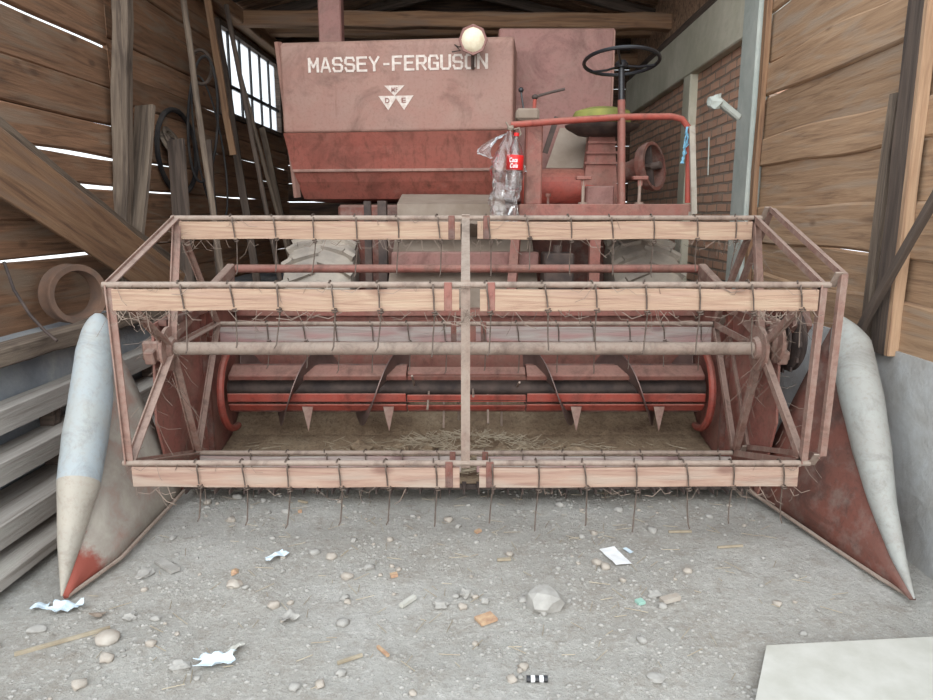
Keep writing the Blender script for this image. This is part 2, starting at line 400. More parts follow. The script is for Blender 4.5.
# left wall: x = -2.6 in the shed frame; front part with bright gaps, rear part older boards with a barred window
m = MB()
wallboards(m, -2.64, .035, 2.2, 5.14, [(.83, 1.238), (1.26, 1.475), (1.475, 1.674), (1.708, 1.884), (1.902, 2.12), (2.12, 2.37), (2.37, 2.636), (2.660, 2.95), (2.95, 3.2), (3.2, 3.72)], 1.0, .016)
rows = [(.60, .862), (.862, 1.062), (1.062, 1.27), (1.27, 1.462), (1.462, 1.68), (1.690, 1.902), (1.902, 2.10), (2.10, 2.30), (2.30, 2.5)]
wallboards(m, -2.64, .035, 5.14, 9.7, rows, 4.0, .016)
wallboards(m, -2.64, .035, 5.14, 7.28, [(2.5, 2.72), (2.72, 2.93), (2.93, 3.15), (3.15, 3.72)], 5.0, .016)
wallboards(m, -2.64, .035, 7.28, 9.45, [(3.39, 3.72)], 6.0, .01)
wallboards(m, -2.64, .035, 9.45, 9.7, [(2.5, 2.72), (2.72, 2.93), (2.93, 3.15), (3.15, 3.72)], 5.0, .016)
struct(m.build('wall_left', M['wall_left'], shed=True))
m = MB()                                   # stone and concrete footing with its ledge
rows_ = []
for i in range(31):
    y = 1.6+i*.25; j = .015*noise.noise(Vector((y*2, 0, 0))); k = .012*noise.noise(Vector((y*3, 4, 0)))
    rows_.append([(-2.75, y, -.1), (-2.26+j, y, -.1), (-2.27+j, y, .45+k), (-2.28+k, y, .80), (-2.3, y, .83+k), (-2.75, y, .86)])
m.quadgrid(rows_, closed=True, capped=True)
struct(m.build('trim_1', M['conc_l'], shed=True))
# right wall
m = MB()
wallboards(m, 1.93, .02, 2.0, 5.06, [(.84, 1.10), (1.105, 1.31), (1.315, 1.55), (1.555, 1.80), (1.805, 2.02), (2.025, 2.28), (2.285, 2.52), (2.525, 2.82), (2.825, 3.16), (3.165, 3.72)], 12.0, .05, .09, lap=True, face=-1)
struct(m.build('wall_right', M['wall_right'], shed=True))
m = MB(); rows_ = []
for i in range(28):
    y = 1.6+i*.13; j = .02*noise.noise(Vector((y*2, 0, 8))); k = .015*noise.noise(Vector((y*3, 4, 8)))
    rows_.append([(2.1, y, -.1), (1.90+j, y, -.1), (1.89+k, y, .3), (1.90+j, y, .6), (1.915, y, .885+k), (2.1, y, .89+k)])
m.quadgrid(rows_, closed=True, capped=True)
struct(m.build('trim_2', M['conc'], shed=True))
m = MB(); m.box(1.97, 2.12, 5.07, 9.7, -.05, 2.78)
struct(m.build('wall_right_brick', M['brick'], shed=True))
m = MB(); m.box(1.89, 2.14, 5.1, 9.7, 2.76, 3.2, .01)
m2_ = MB(); m2_.box(1.93, 1.99, 5.06, 9.7, 3.19, 3.78); struct(m2_.build('trim_28', M['roof'], shed=True))
struct(m.build('trim_3', M['conc_b'], shed=True))
m = MB(); m.box(1.87, 2.1, 5.10, 5.40, -.02, 3.4, .012)
struct(m.build('trim_4', M['conc_c'], shed=True))
m = MB(); m.box(1.90, 2.1, 6.75, 6.98, -.02, 2.77, .012)
struct(m.build('trim_5', M['conc_b'], shed=True))
# back wall
m = MB()
for i in range(18):
    z0 = i*.24
    m.box(-2.65, 2.1, 9.66+random.uniform(-.01, .01), 9.7, z0+.003, z0+.235+random.uniform(-.006, .003))
struct(m.build('wall_back', M['wall_back'], shed=True))
# roof boards
m = MB()
for i in range(26):
    y0 = 4.6+i*.2
    for k in range(2):
        xa, xb = ((-2.8, -.3), (-.3, 2.3))[k]
        za, zb = ((3.70, 4.3), (4.3, 3.70))[k]
        m.prism([(xa, y0+.004, za), (xb, y0+.004, zb), (xb, y0+.194, zb), (xa, y0+.194, za)], (0, 0, .025))
m.box(-.42, -.18, 4.6, 9.8, 4.31, 4.34)
struct(m.build('ceiling', M['roof'], shed=True))
m = MB()                                   # low planked loft under the rear of the roof
# wall plates, tie beams and rafters (each a timber of its own, part of the building)
def stru_beam(*a, **k): return struct(beam(*a, **k))
stru_beam('trim_6', S(-2.52, 4.7, 3.5), S(-2.52, 9.6, 3.5), .16, .14, M['timber'])
stru_beam('trim_7', S(1.98, 4.7, 3.22), S(1.98, 9.6, 3.22), .14, .14, M['darkwood'])
stru_beam('trim_8', S(-2.55, 7.7, 3.49), S(1.98, 7.7, 3.43), .14, .15, M['timber'], amp=.01)
stru_beam('trim_9', S(-2.55, 8.6, 3.62), S(1.98, 8.6, 3.58), .14, .16, M['timber'], amp=.01)
stru_beam('trim_10', S(-2.55, 9.3, 3.45), S(2.0, 9.3, 3.40), .14, .14, M['timber'], amp=.01)
k = 11
for y in (5.2, 6.0, 6.8, 7.6, 8.4, 9.2):
    stru_beam('trim_%d' % k, S(-2.75, y, 3.63), S(-.28, y, 4.23), .07, .11, M['darkwood'], amp=.01); k += 1
    stru_beam('trim_%d' % k, S(-.32, y, 4.23), S(2.2, y, 3.63), .07, .11, M['darkwood'], amp=.01); k += 1
# posts
pa, pb_ = at(123, 240, 5.12), at(122, -6, 5.12); dd = (pb_-pa)/(pb_.z-pa.z)
stru_beam('trim_23', pa+dd*(.7-pa.z), pa+dd*(3.6-pa.z), .10, .11, M['greywood'], up=(1, 0, 0), amp=.008)
stru_beam('trim_24', S(1.905, 3.30, .86), S(1.905, 3.30, 3.45), .12, .05, M['darkwood'], up=(1, 0, 0), amp=.003)
stru_beam('trim_25', S(1.903, 3.222, .86), S(1.903, 3.222, 3.45), .03, .052, M['lit_wood'], up=(1, 0, 0), amp=.003)  # front face of the dark post, painted paler as if lit from the opening
stru_beam('trim_26', S(1.905, 3.45, .88), S(1.905, 3.42, 2.05), .06, .04, M['greywood'], up=(1, 0, 0), amp=.004)
stru_beam('trim_27', S(1.905, 5.04, .9), S(1.905, 5.04, 3.4), .06, .035, M['timber'], up=(1, 0, 0), amp=.006)
# window in the left wall
f = MB()
for y in (7.30, 9.42): f.box(-2.66, -2.58, y-.03, y+.03, 2.5, 3.4)
for z in (2.52, 3.38): f.box(-2.66, -2.58, 7.3, 9.42, z-.025, z+.025)
fo = struct(f.build('window_1', M['darkwood'], shed=True))
b = MB()
for y in (7.65, 8.0, 8.35, 8.7, 9.05): b.box(-2.63, -2.61, y-.018, y+.018, 2.53, 3.36)
b.box(-2.63, -2.61, 7.3, 9.42, 2.80, 2.84)
bo = struct(b.build('window_bars', M['black'], shed=True)); 
g = MB(); g.box(-2.645, -2.641, 7.3, 9.42, 2.53, 3.38)
go = struct(g.build('window_pane', M['glass'], shed=True))
for c in (bo, go):
    wl = c.location.copy(); c.parent = fo; c.rotation_euler.z = 0
    c.location = Matrix.Rotation(.02, 3, 'Z') @ (wl-fo.location)

# ================================================================== THE COMBINE
root = empty('combine_harvester', (0, 5.2, 0), 'dusty red combine harvester with white tank lettering and wide wooden-slatted reel, filling the shed', 'combine harvester')
P = root
# ---- reel
CY, CZ, R, L = 3.39, .855, .657, 1.46
ANG = [radians(2+72*k) for k in range(5)]
def rp_(a, r=R): return (CY+r*cos(a), CZ+r*sin(a))
shaft = MB(); shaft.tube([(-1.50, CY, CZ), (1.50, CY, CZ)], .032, 20)
tag(shaft.build('reel_shaft', M['tube'], P, smooth=True))
batmats = {0: ('bat_grey', 'bat_grey'), 1: ('bat', 'bat'), 2: ('bat', 'bat'), 3: ('bat_red', 'bat_red'), 4: ('bat_grey', 'bat_grey')}
protos = {}
def tine_mesh():
    m = MB()
    # turns round the tube, runs down the slat face, coils under it and hangs free
    pts = []
    for k in range(9):
        t = pi*.15+k/8*pi*1.9
        pts.append((.006*(k/8-.5)*2, -cos(t)*.019, sin(t)*.019))
    pts += [(.006, -.024, -.02), (.010, -.025, -.05), (.012, -.026, -.095)]
    m.tube(pts, .0034, 6)
    coil = [(.012+.004*k/8+.011*sin(k*pi/4), -.020+.011*cos(k*pi/4), -.100-.0035*k/3) for k in range(17)]
    m.tube(coil, .003, 5)
    m.tube([(.016, -.012, -.108), (.014, -.014, -.15), (.010, -.02, -.21), (.008, -.032, -.262), (.004, -.048, -.275)], [.003, .003, .003, .0034, .0028], 6)
    return m
tm = tine_mesh().build('tine', M['wire'], None, smooth=True, origin=(0, 0, 0))
tmesh = tm.data; bpy.data.objects.remove(tm)
def tine(parent, wx, wy, wz, rx=0, rz=0, s=1):
    o = bpy.data.objects.new('tine', tmesh); COL.objects.link(o); o.parent = parent
    o.location = Vector((wx, wy, wz))-Vector(parent.location)-Vector(root.location)
    o.rotation_euler = (rx, random.uniform(-.06, .06), rz); o.scale = (1, 1, s)
random.seed(21)
for k, a in enumerate(ANG):
    y, z = rp_(a)
    t = MB(); t.tube([(-L-.02, y, z), (L+.02, y, z)], .0125, 12); t.build('bat_tube', M['tube'], P, smooth=True)
    for s, (x0, x1) in enumerate(((-L+.02, -.03), (.055, L-.03))):
        hh = .088
        o = beam('reel_bat', (x0, y-.004, z-.018-hh/2), (x1, y-.004, z-.018-hh/2), .02, hh, M[batmats[k][s]], amp=.0025, n=20, parent=P)
        c = MB()
        for xx in ((x1-.05, x1-.02) if s == 0 else (x0+.02, x0+.05)):
            pass
        bx = x1-.045 if s == 0 else x0+.045
        c.box(bx-.016, bx+.016, y-.019, y-.013, z-.105, z+.012, .002)
        c.tube([(bx, y-.012, z-.04), (bx, y-.025, z-.04)], .006, 6); c.tube([(bx, y-.012, z-.085), (bx, y-.025, z-.085)], .006, 6)
        c.build('bat_clamp', M['rust' if k != 2 else 'red'], o)
        nt = 6 if s == 0 else 7
        for i in range(nt):
            xx = x0+.27+i*.205 if s == 0 else x0+.015+.21*(i+.02)+.02
            if xx > x1-.03: continue
            tine(o, xx+random.uniform(-.012, .012), y, z, random.uniform(-.05, .08), random.uniform(-.3, .3), random.uniform(.9, 1.08))
# end spiders and the middle one
def spider(x, name, off=(0, 0), spokes=True, w=.035, chords=True, mat='pink', hub=True):
    cy, cz = CY+off[0], CZ+off[1]
    pts = [(x, cy+R*cos(a), cz+R*sin(a)) for a in ANG]
    h = MB(); h.lathe([(.0, -.03), (.05, -.03), (.06, -.01), (.11, -.008), (.11, .008), (.06, .01), (.05, .03), (0, .03)], Matrix.Translation((x, cy, cz)) @ Matrix.Rotation(pi/2, 4, 'Y'), 20)
    ho = h.build(name, M[mat], P, smooth=True)
    for i, a in enumerate(ANG):
        p = Vector((x, cy, cz)); q = Vector(pts[i])
        if spokes:
            b = MB(); dr = (q-p).normalized()
            b.bar(p+dr*.04, q, .006, w, up=Vector((1, 0, 0)).cross(dr)); b.bar(p+dr*.04+Vector((w/2, 0, 0)), q+Vector((w/2, 0, 0)), w, .006, up=Vector((1, 0, 0)).cross(dr))
            b.build('spoke', M[mat], ho)
        if chords:
            b = MB(); q2 = Vector(pts[(i+1) % 5]); dr = (q2-q).normalized(); nn = Vector((1, 0, 0)).cross(dr)
            b.bar(q, q2, .006, w*.9, up=nn); b.bar(q+Vector((.014, 0, 0)), q2+Vector((.014, 0, 0)), .03, .006, up=nn)
            b.build('rim_bar', M[mat], ho)
    return ho
spider(-L-.005, 'reel_end_frame')
spider(L-.02, 'reel_end_frame')
sp_ = MB()
# middle frame: flat bars from bat to bat
pts = [(-.004, *rp_(a)) for a in ANG]
for i in range(5):
    q, q2 = Vector(pts[i]), Vector(pts[(i+1) % 5]); dr = (q2-q).normalized()
    sp_.bar(q, q2, .038, .008, up=Vector((1, 0, 0)).cross(dr), ext=.02)
sp_.build('reel_middle_frame', M['tube'], P)
b = MB()
for i in range(5):
    q = Vector(pts[i]); p = Vector((-.004, CY, CZ)); dr = (q-p).normalized()
    b.bar(p, q, .03, .008, up=Vector((1, 0, 0)).cross(dr))
b.build('middle_spoke_set', M['pink'], P)
# eccentric control frame outside the right end
ho = spider(L+.04, 'feathering_frame', off=(-.035, .045), w=.028, spokes=False)
for i, a in enumerate(ANG):
    y, z = rp_(a); b = MB(); b.bar((L+.03, y, z), (L+.03, y-.035, z+.045), .008, .03, up=(1, 0, 0), ext=.01)
    b.build('crank_link', M['tube'], ho)
# reel support arms and lift tube
for sx_ in (-1, 1):
    b = MB(); xx = sx_*1.53
    b.bar((xx, 3.3, .82), (xx*.965, 4.42, 1.17), .05, .07, bev=.006)
    b.bar((xx, 3.39, .80), (xx, 3.39, .9), .09, .12, bev=.01)
    ao = b.build('reel_arm', M['pink'], P)
    b = MB(); b.bar((sx_*1.5, 4.4, .95), (sx_*1.49, 3.75, .98), .025, .025); b.bar((sx_*1.5, 4.45, .9), (sx_*1.49, 4.4, 1.17), .06, .05)
    b.build('arm_strut', M['pink'], ao)
b = MB(); b.tube([(-1.45, 4.42, 1.17), (1.45, 4.42, 1.17)], .026, 14)
b.build('reel_lift_tube', M['red'], P, smooth=True)
# reel drive on the right
d = MB(); MX = Matrix.Rotation(pi/2, 4, 'Y')
d.lathe([(.03, -.02), (.15, -.02), (.16, -.012), (.145, 0), (.16, .012), (.15, .02), (.03, .02)], Matrix.Translation((1.60, 3.42, .9)) @ MX, 28)
do = d.build('drive_pulley', M['dark'], P, smooth=True)
d = MB()
for i in range(12):
    a = i*pi/6; d.box(1.575, 1.585, 3.42+.16*cos(a)-.012, 3.42+.16*cos(a)+.012, .9+.16*sin(a)-.012, .9+.16*sin(a)+.012)
d.tube([(1.56, 3.42+.10*cos(i*pi/10), .9+.10*sin(i*pi/10)) for i in range(20)], .008, 6, closed=True)
d.build('sprocket_chain', M['dark'], do)
g = MB(); g.prism([(1.56, 3.30, .98), (1.56, 3.36, 1.08), (1.56, 3.48, 1.10), (1.56, 3.60, 1.02), (1.56, 3.9, .98), (1.56, 3.9, .88), (1.56, 3.55, .95), (1.56, 3.44, 1.03), (1.56, 3.34, .94)], (.09, 0, 0))
g.build('drive_guard', M['rust'], P)

# ---- header trough
b = MB()
prof = [(3.52, .10), (3.75, .075), (4.05, .08), (4.3, .12), (4.48, .24), (4.56, .42), (4.58, .88)]
rows = []
for (y, z) in prof: rows.append((y, z))
poly = [(-1.5, y, z) for y, z in rows]+[(-1.5, y+.02, z-.015) for y, z in rows[::-1]]
b.prism(poly, (3.0, 0, 0)); b.build('header_trough', M['chaff'], P)
b = MB(); b.box(-1.5, 1.5, 4.545, 4.56, .36, .88); b.box(-1.5, 1.5, 4.50, 4.60, .86, .90)
b.build('header_back_sheet', M['red'], P)
b = MB()
for x0 in [-1.46+i*.0762 for i in range(39)]:
    b.prism([(x0-.012, 3.53, .085), (x0+.012, 3.53, .085), (x0+.003, 3.43, .075), (x0-.003, 3.43, .075)], (0, 0, .022))
b.box(-1.5, 1.5, 3.51, 3.56, .07, .095)
b.build('cutter_bar', M['dark'], P)
def side(sx_):
    b = MB(); x = sx_*1.515
    poly = [(x, 3.45, .05), (x, 4.62, .05), (x, 4.62, .95), (x, 4.3, 1.0), (x, 3.7, 1.02), (x, 3.35, .98), (x, 3.3, .5)]
    b.prism(poly, (sx_*.012, 0, 0)); 
    o = b.build('header_side_sheet', M['red'], P)
    c = MB(); c.bar((x-sx_*.02, 3.4, .98), (x-sx_*.02, 4.6, .96), .04, .03); c.bar((x-sx_*.015, 3.95, .08), (x-sx_*.015, 3.95, .98), .03, .03)
    c.build('side_rib', M['rust'], o)
side(-1); side(1)
# ---- auger
AY, AZ = 4.22, .45
b = MB(); b.tube([(-1.47, AY, AZ), (1.47, AY, AZ)], .05, 14)
au = b.build('auger', M['dark'], P, smooth=True)
for a_, w_, r_, m_ in ((118, .10, .135, 'red'), (190, .05, .145, 'bright'), (218, .055, .15, 'bright'), (265, .07, .14, 'rust'), (320, .09, .14, 'rust'), (30, .09, .14, 'rust'), (75, .08, .14, 'rust')):
    for (x0, x1) in ((-1.44, -.36), (-.36, .36), (.36, 1.44)):
        if x0 == -.36 and a_ in (30, 75, 320): continue
        th = radians(a_); c = Vector((0, AY+r_*cos(th), AZ+r_*sin(th)))
        q = MB(); nn = Vector((0, cos(th), sin(th)))
        q.bar(c+Vector((x0+.004, 0, 0)), c+Vector((x1-.004, 0, 0)), w_ if x0 != -.36 else w_*.7, .012, up=nn, bev=.003)
        tt = Vector((0, -sin(th), cos(th)))
        q.bar(c+Vector((x0+.004, 0, 0))+tt*(w_/2)-nn*.012, c+Vector((x1-.004, 0, 0))+tt*(w_/2)-nn*.012, .006, .03, up=nn)
        q.build('auger_slat', M[m_], au)
def flight(x0, turns, pitch, hand, ph, x_=None):
    m = MB(); n = int(turns*36); ri, ro = .10, .235; A = []
    for i in range(n+1):
        t = i/36*2*pi; x = x0+hand*pitch*i/36; a = ph+t
        for_ = [Vector((x+dx, AY+r*cos(a), AZ+r*sin(a))) for r, dx in ((ri, -.003), (ro, -.003), (ro, .003), (ri, .003))]
        A.append(for_)
    m.quadgrid(A, closed=True, capped=True)
    return m.build('flighting', M['steel'], au, smooth=True)
# helix angle increases anticlockwise seen from the right: front face passes downward
flight(-.36, 2.1, .50, -1, radians(50))
flight(.36, 2.1, .50, 1, radians(50))
for s_ in (-1, 1):                                            # red end rings
    q = MB(); q.tube([(s_*1.44, AY+.25*cos(radians(a)), AZ+.25*sin(radians(a))) for a in range(60, 285, 12)], .022, 8)
    q.build('end_ring', M['bright'], au, smooth=True)
for i in range(8):                                            # retracting fingers in the middle
    a = radians(150+i*47 % 160); x = -.32+i*.09
    q = MB(); q.tube([(x, AY+.05*cos(a), AZ+.05*sin(a)), (x, AY+.25*cos(a), AZ+.25*sin(a))], .007, 6); q.build('auger_finger', M['tube'], au)
# triangular gussets on flight ends
for px in (306, 388, 578, 662):
    x = (px-466.5)/700*4.15
    q = MB(); q.prism([(x-.035, 4.06, .37), (x+.03, 4.06, .37), (x, 4.05, .22)], (0, .008, 0)); q.build('wiper_tab', M['pink'], au)
# straw lying in the trough
random.seed(5)
q = MB()
for i in range(520):
    x = random.gauss(.02, .33); y = random.uniform(3.62, 4.2); 
    z = .10+max(0, .09*math.exp(-(x/.4)**2)*math.exp(-((y-4.0)/.2)**2))+random.uniform(0, .02)
    a = random.uniform(0, pi); l = random.uniform(.04, .13)
    q.tube([(x, y, z), (x+l*cos(a), y+l*sin(a)*.6, z+random.uniform(-.01, .035))], .0018, 4)
for i in range(160):
    x = random.choice((random.uniform(-1.4, -.5), random.uniform(.5, 1.4))); y = random.uniform(3.6, 4.2); a = random.uniform(0, pi); l = random.uniform(.03, .1)
    q.tube([(x, y, .105), (x+l*cos(a), y+l*sin(a)*.6, .11)], .0018, 4)
tag(q.build('loose_straw', M['straw'], P), 'pale loose straw heaped in the header trough', kind='stuff')
q = MB()
for i in range(40):
    x = random.gauss(.05, .3)
    q.ico((x, random.uniform(3.95, 4.15), .10), (random.uniform(.05, .12), random.uniform(.04, .08), random.uniform(.02, .05)), 1, .3, random.uniform(0, 3), i)
tag(q.build('chaff_heap', M['chaff'], P), kind='stuff')
# wisps and webs clinging to the reel
q = MB()
for i in range(330):
    k = random.choice((1, 1, 2, 2, 2, 3, 0)); a = ANG[k]; y, z = rp_(a)
    x = random.uniform(-1.42, 1.42)
    if random.random() < .35: x = random.choice((-1, 1))*random.uniform(1.15, 1.45)
    z -= random.choice((.0, .10, .11, .11)); l = random.uniform(.02, .13); an = random.uniform(pi*1.05, pi*1.95)
    p0 = Vector((x, y-.02, z)); p2 = p0+Vector((l*cos(an), random.uniform(-.03, .03), l*sin(an)*.8)); p1 = (p0+p2)/2+Vector((0, 0, -.02))
    q.tube([p0, p1, p2], random.choice((.0009, .0012, .0018)), 3)
for s_ in (-1, 1):
    for i in range(90):
        t = random.random(); a = random.choice(ANG); x = s_*(L-.0+random.uniform(-.06, .05))
        p0 = Vector((x, CY+R*t*cos(a), CZ+R*t*sin(a))); p2 = p0+Vector((random.uniform(-.12, .12), random.uniform(-.1, .1), -random.uniform(.0, .16)))
        q.tube([p0, (p0+p2)/2+Vector((0, 0, -.015)), p2], .001, 3)
tag(q.build('clinging_straw', M['cobweb'], P), kind='stuff')

# ---- dividers with fairings
def divider(s_, spine, rad, bot, mats, nose_from):
    # inner sheet between fairing and bottom line
    m = MB(); N = 16
    def interp(pts, t):
        t = t*(len(pts)-1); i = min(int(t), len(pts)-2); f = t-i; return Vector(pts[i]).lerp(Vector(pts[i+1]), f)
    rows = []
    for i in range(N+1):
        t = i/N; a = interp(spine, t); b_ = interp(bot, t)
        r = []
        for j in range(7):
            p = a.lerp(b_, j/6); 
            p.x += -s_*.02*sin(pi*j/6)+.006*noise.noise(p*4)
            r.append(p)
        rows.append(r)
    m.quadgrid(rows)
    sh = m.build('divider_sheet', M[mats[0]], P, smooth=True)
    md = sh.modifiers.new('thick', 'SOLIDIFY'); md.thickness = .008; md.offset = 0
    # fairing: rounded torpedo
    def fair(i0, i1, mat, name, par):
        m = MB(); pts = []; rr = []
        n = 60
        for i in range(n+1):
            t = i/n
            tt = t*(len(rad)-1); k = min(int(tt), len(rad)-2); f = tt-k; f2 = f*f*(3-2*f)
            pts.append(interp(spine, t)); rr.append((rad[k]+(rad[k+1]-rad[k])*f)*sqrt(1-max(0, 1-(t+.006)/.10)**2))
        # smooth spine
        for _ in range(3):
            pts = [pts[0]]+[(pts[i-1]+pts[i]*2+pts[i+1])/4 for i in range(1, len(pts)-1)]+[pts[-1]]
        rows = []
        for i, p in enumerate(pts):
            if i/n < i0-1e-6 or i/n > i1+1e-6: continue
            t = (pts[min(i+1, len(pts)-1)]-pts[max(i-1, 0)]).normalized()
            u = Vector((1, 0, 0)); u = (u-t*u.dot(t)).normalized(); v = t.cross(u)
            rows.append([p+u*cos(2*pi*k/18)*rr[i]*(1+.03*noise.noise(p*9+Vector((k, 0, 0))))+v*sin(2*pi*k/18)*rr[i]*1.15 for k in range(18)])
        m.quadgrid(rows, closed=True, capped=True)
        return m.build(name, M[mat], par, smooth=True)
    fo = fair(0, nose_from, mats[1], 'divider_fairing', P)
    fair(nose_from, 1, mats[2], 'fairing_nose', P)
    c = MB(); c.tube([Vector(p)+Vector((-s_*.012, 0, .006)) for p in bot], .009, 8); c.build('edge_rod', M['tube'], sh, smooth=True)
    return sh
spL = [at(99, 314, 3.24), at(95, 352, 3.18), at(91, 400, 3.05), at(85, 440, 2.93), at(79, 482, 2.80), at(70, 540, 2.66), at(62, 596, 2.54)]
rdL = [.05, .078, .088, .090, .082, .046, .005]
btL = [Vector((-1.51, 3.5, .06)), Vector((-1.51, 3.3, .05)), Vector((-1.51, 3.1, .045)), Vector((-1.51, 2.95, .04)), Vector((-1.515, 2.82, .03)), Vector((-1.56, 2.68, .015)), Vector((-1.6, 2.545, .006))]
divider(-1, spL, rdL, btL, ('sheet_dust', 'fair_l', 'fair_low'), 20/30)
spR = [at(838, 316, 3.3), at(850, 346, 3.22), at(862, 400, 3.05), at(872, 450, 2.92), at(882, 500, 2.79), at(898, 556, 2.65), at(914, 599, 2.53)]
rdR = [.03, .088, .086, .074, .052, .028, .005]
btR = [Vector((1.51, 3.5, .06)), Vector((1.56, 3.3, .05)), Vector((1.61, 3.1, .04)), Vector((1.65, 2.95, .03)), Vector((1.69, 2.82, .02)), Vector((1.73, 2.68, .012)), Vector((1.78, 2.535, .006))]
divider(1, spR, rdR, btR, ('rust', 'fair_r', 'fair_r'), .8)
# ---- wheels
def wheel(x):
    cy, r, wd = 5.62, .66, .25
    m = MB(); prof = [(.36, -wd), (.50, -wd*1.05), (.60, -wd), (.645, -wd*.8), (.655, -wd*.4), (.66, 0), (.655, wd*.4), (.645, wd*.8), (.60, wd), (.50, wd*1.05), (.36, wd)]
    MM = Matrix.Translation((x, cy, r)) @ MX
    m.lathe(prof, MM, 48)
    o = m.build('tyre', M['tyre'], P, smooth=True)
    m = MB()
    for i in range(22):
        for s in (-1, 1):
            a = (i+(.5 if s > 0 else 0))/22*2*pi
            pts = []
            for t in (0, .35, .7, 1):
                aa = a+t*.16; rr = .660-(.03 if t == 1 else 0)
                pts.append(MM @ Vector((rr*cos(aa), rr*sin(aa), s*(.01+t*wd*.98))))
            for p0, p1 in zip(pts, pts[1:]): m.bar(p0, p1, .04, .05, up=(p0-Vector((p0.x, cy, r))))
    m.build('tread_lugs', M['tyre'], o)
    m = MB(); m.lathe([(.05, -.1), (.3, -.1), (.36, -.2), (.36, .2), (.3, .1), (.05, .1)], MM, 28); m.build('wheel_rim', M['rust'], o, smooth=True)
wheel(-1.10); wheel(1.34)
# ---- chassis, feeder house
q = MB(); q.prism([(-.55, 4.58, .30), (-.55, 4.58, .84), (-.55, 5.6, 1.42), (-.55, 5.6, .85)], (1.05, 0, 0)); q.build('feeder_house', M['beige'], P)
q = MB(); q.bar((-.52, 4.92, 1.19), (.50, 4.92, 1.19), .12, .12, bev=.008); q.build('feeder_cross_beam', M['panel'], P)
q = MB(); q.box(.52, .72, 4.7, 4.95, .9, 1.25, .01); q.tube([(.62, 4.8, .5), (.62, 4.8, 1.3)], .03, 10); q.build('hydraulic_block', M['dark'], P)
q = MB(); q.bar((.30, 4.72, .93), (.36, 4.95, 1.55), .06, .05); q.build('red_strut', M['red'], P)
q = MB(); q.bar((.86, 4.75, .9), (.86, 4.75, 1.45), .07, .06); q.build('platform_post', M['red'], P)
q = MB(); q.box(-1.0, 1.1, 5.55, 8.4, .75, 1.58, .02); q.build('machine_body', M['rust'], P)
q = MB(); q.box(-.92, 1.0, 5.4, 5.56, .55, .80, .02); q.tube([(-1.3, 5.62, .66), (1.5, 5.62, .66)], .07, 12); q.build('front_axle', M['dark'], P)
q = MB(); q.prism([(-.50, 5.15, 1.44), (-.50, 5.15, 1.58), (-.50, 5.56, 1.66), (-.50, 5.56, 1.3)], (.78, 0, 0)); q.build('dusty_cover', M['beige'], P)
q = MB(); q.bar((-.60, 5.1, .9), (-.60, 5.1, 1.6), .06, .10); q.bar((-.72, 5.2, .9), (-.72, 5.2, 1.6), .05, .05); q.build('tank_support', M['dark'], P)
# ---- grain tank
TY = 5.30
zt = at(514, 35, TY).z; zc = at(514, 130, TY).z; zr = at(514, 171, TY+.10).z; zb = at(514, 197, TY+.2).z
x1 = at(514, 42, TY).x; TW = radians(6.5); x0 = x1-(x1-at(279, 42, TY+.2).x)/cos(TW)
def taper(z, k=.06): return k*max(0, (zc-z))/(zc-zb)
q = MB()
q.prism([(x0, TY, zc), (x0, TY, zt-.03), (x0, TY+.03, zt), (x0, TY+1.2, zt), (x0, TY+1.2, zc)], (x1-x0, 0, 0))
tank = q.build('grain_tank', M['tank'], P)
mdf = tank.modifiers.new('bev', 'BEVEL'); mdf.width = .02; mdf.segments = 3
q = MB(); rows = []
for (y, z, ins) in ((TY, zc-.001, 0), (TY+.04, zc-.10, .01), (TY+.10, zr, .03), (TY+.14, zr-.07, .04), (TY+.24, zb-.01, .06), (TY+.40, zb-.03, .1)):
    rows.append([(x0+ins, y, z), (x1-ins*.2, y, z), (x1-ins*.2, TY+1.15, z), (x0+ins, TY+1.15, z)])
q.quadgrid(rows, closed=True, capped=True); lo = q.build('tank_hopper', M['tank_low'], P)
q = MB(); q.bar((x0+.03, TY+.095, zr+.012), (x1-.005, TY+.095, zr+.012), .03, .022, bev=.004); q.build('hopper_ledge', M['tank'], lo)
q = MB(); q.bar((x0-.01, TY+.01, zt), (x0+.035, TY+.15, zb), .03, .05); q.build('corner_strip', M['tank'], lo)
q = MB(); q.box(at(318, 20, 5.9).x, at(341, 20, 5.9).x, 5.9, 6.05, zt-.2, zt+.55, .01); q.build('tank_filler_pipe', M['panel'], P)
# lettering on the tank
def text_mesh(name, body, size, loc, width, height, mat, parent, bold=0.02, shear=0):
    cu = bpy.data.curves.new(name, 'FONT'); cu.body = body; cu.size = 1; cu.extrude = .004; cu.offset = bold; cu.shear = shear; cu.space_character = 1.12
    o = bpy.data.objects.new(name, cu); COL.objects.link(o)
    dg = bpy.context.evaluated_depsgraph_get(); dg.update()
    me = bpy.data.meshes.new_from_object(o.evaluated_get(dg)); bpy.data.objects.remove(o)
    xs_ = [v.co.x for v in me.vertices]; ys_ = [v.co.y for v in me.vertices]
    mx, Mx, my, My = min(xs_), max(xs_), min(ys_), max(ys_)
    for v in me.vertices:
        v.co = Vector(((v.co.x-mx)/(Mx-mx)*width, -v.co.z*.5, (v.co.y-my)/(My-my)*height))
    ob = bpy.data.objects.new(name, me); COL.objects.link(ob); me.materials.clear(); me.materials.append(mat)
    ob.parent = parent; off = Vector(parent.location)+(Vector(parent.parent.location) if parent.parent else Vector())
    ob.location = Vector(loc)-off; return ob
kx = (x1-x0)/(514-279); a = Vector((x0+(308-279)*kx, TY, at(400, 68, TY).z)); b_ = Vector((x0+(488.5-279)*kx, TY, 0))
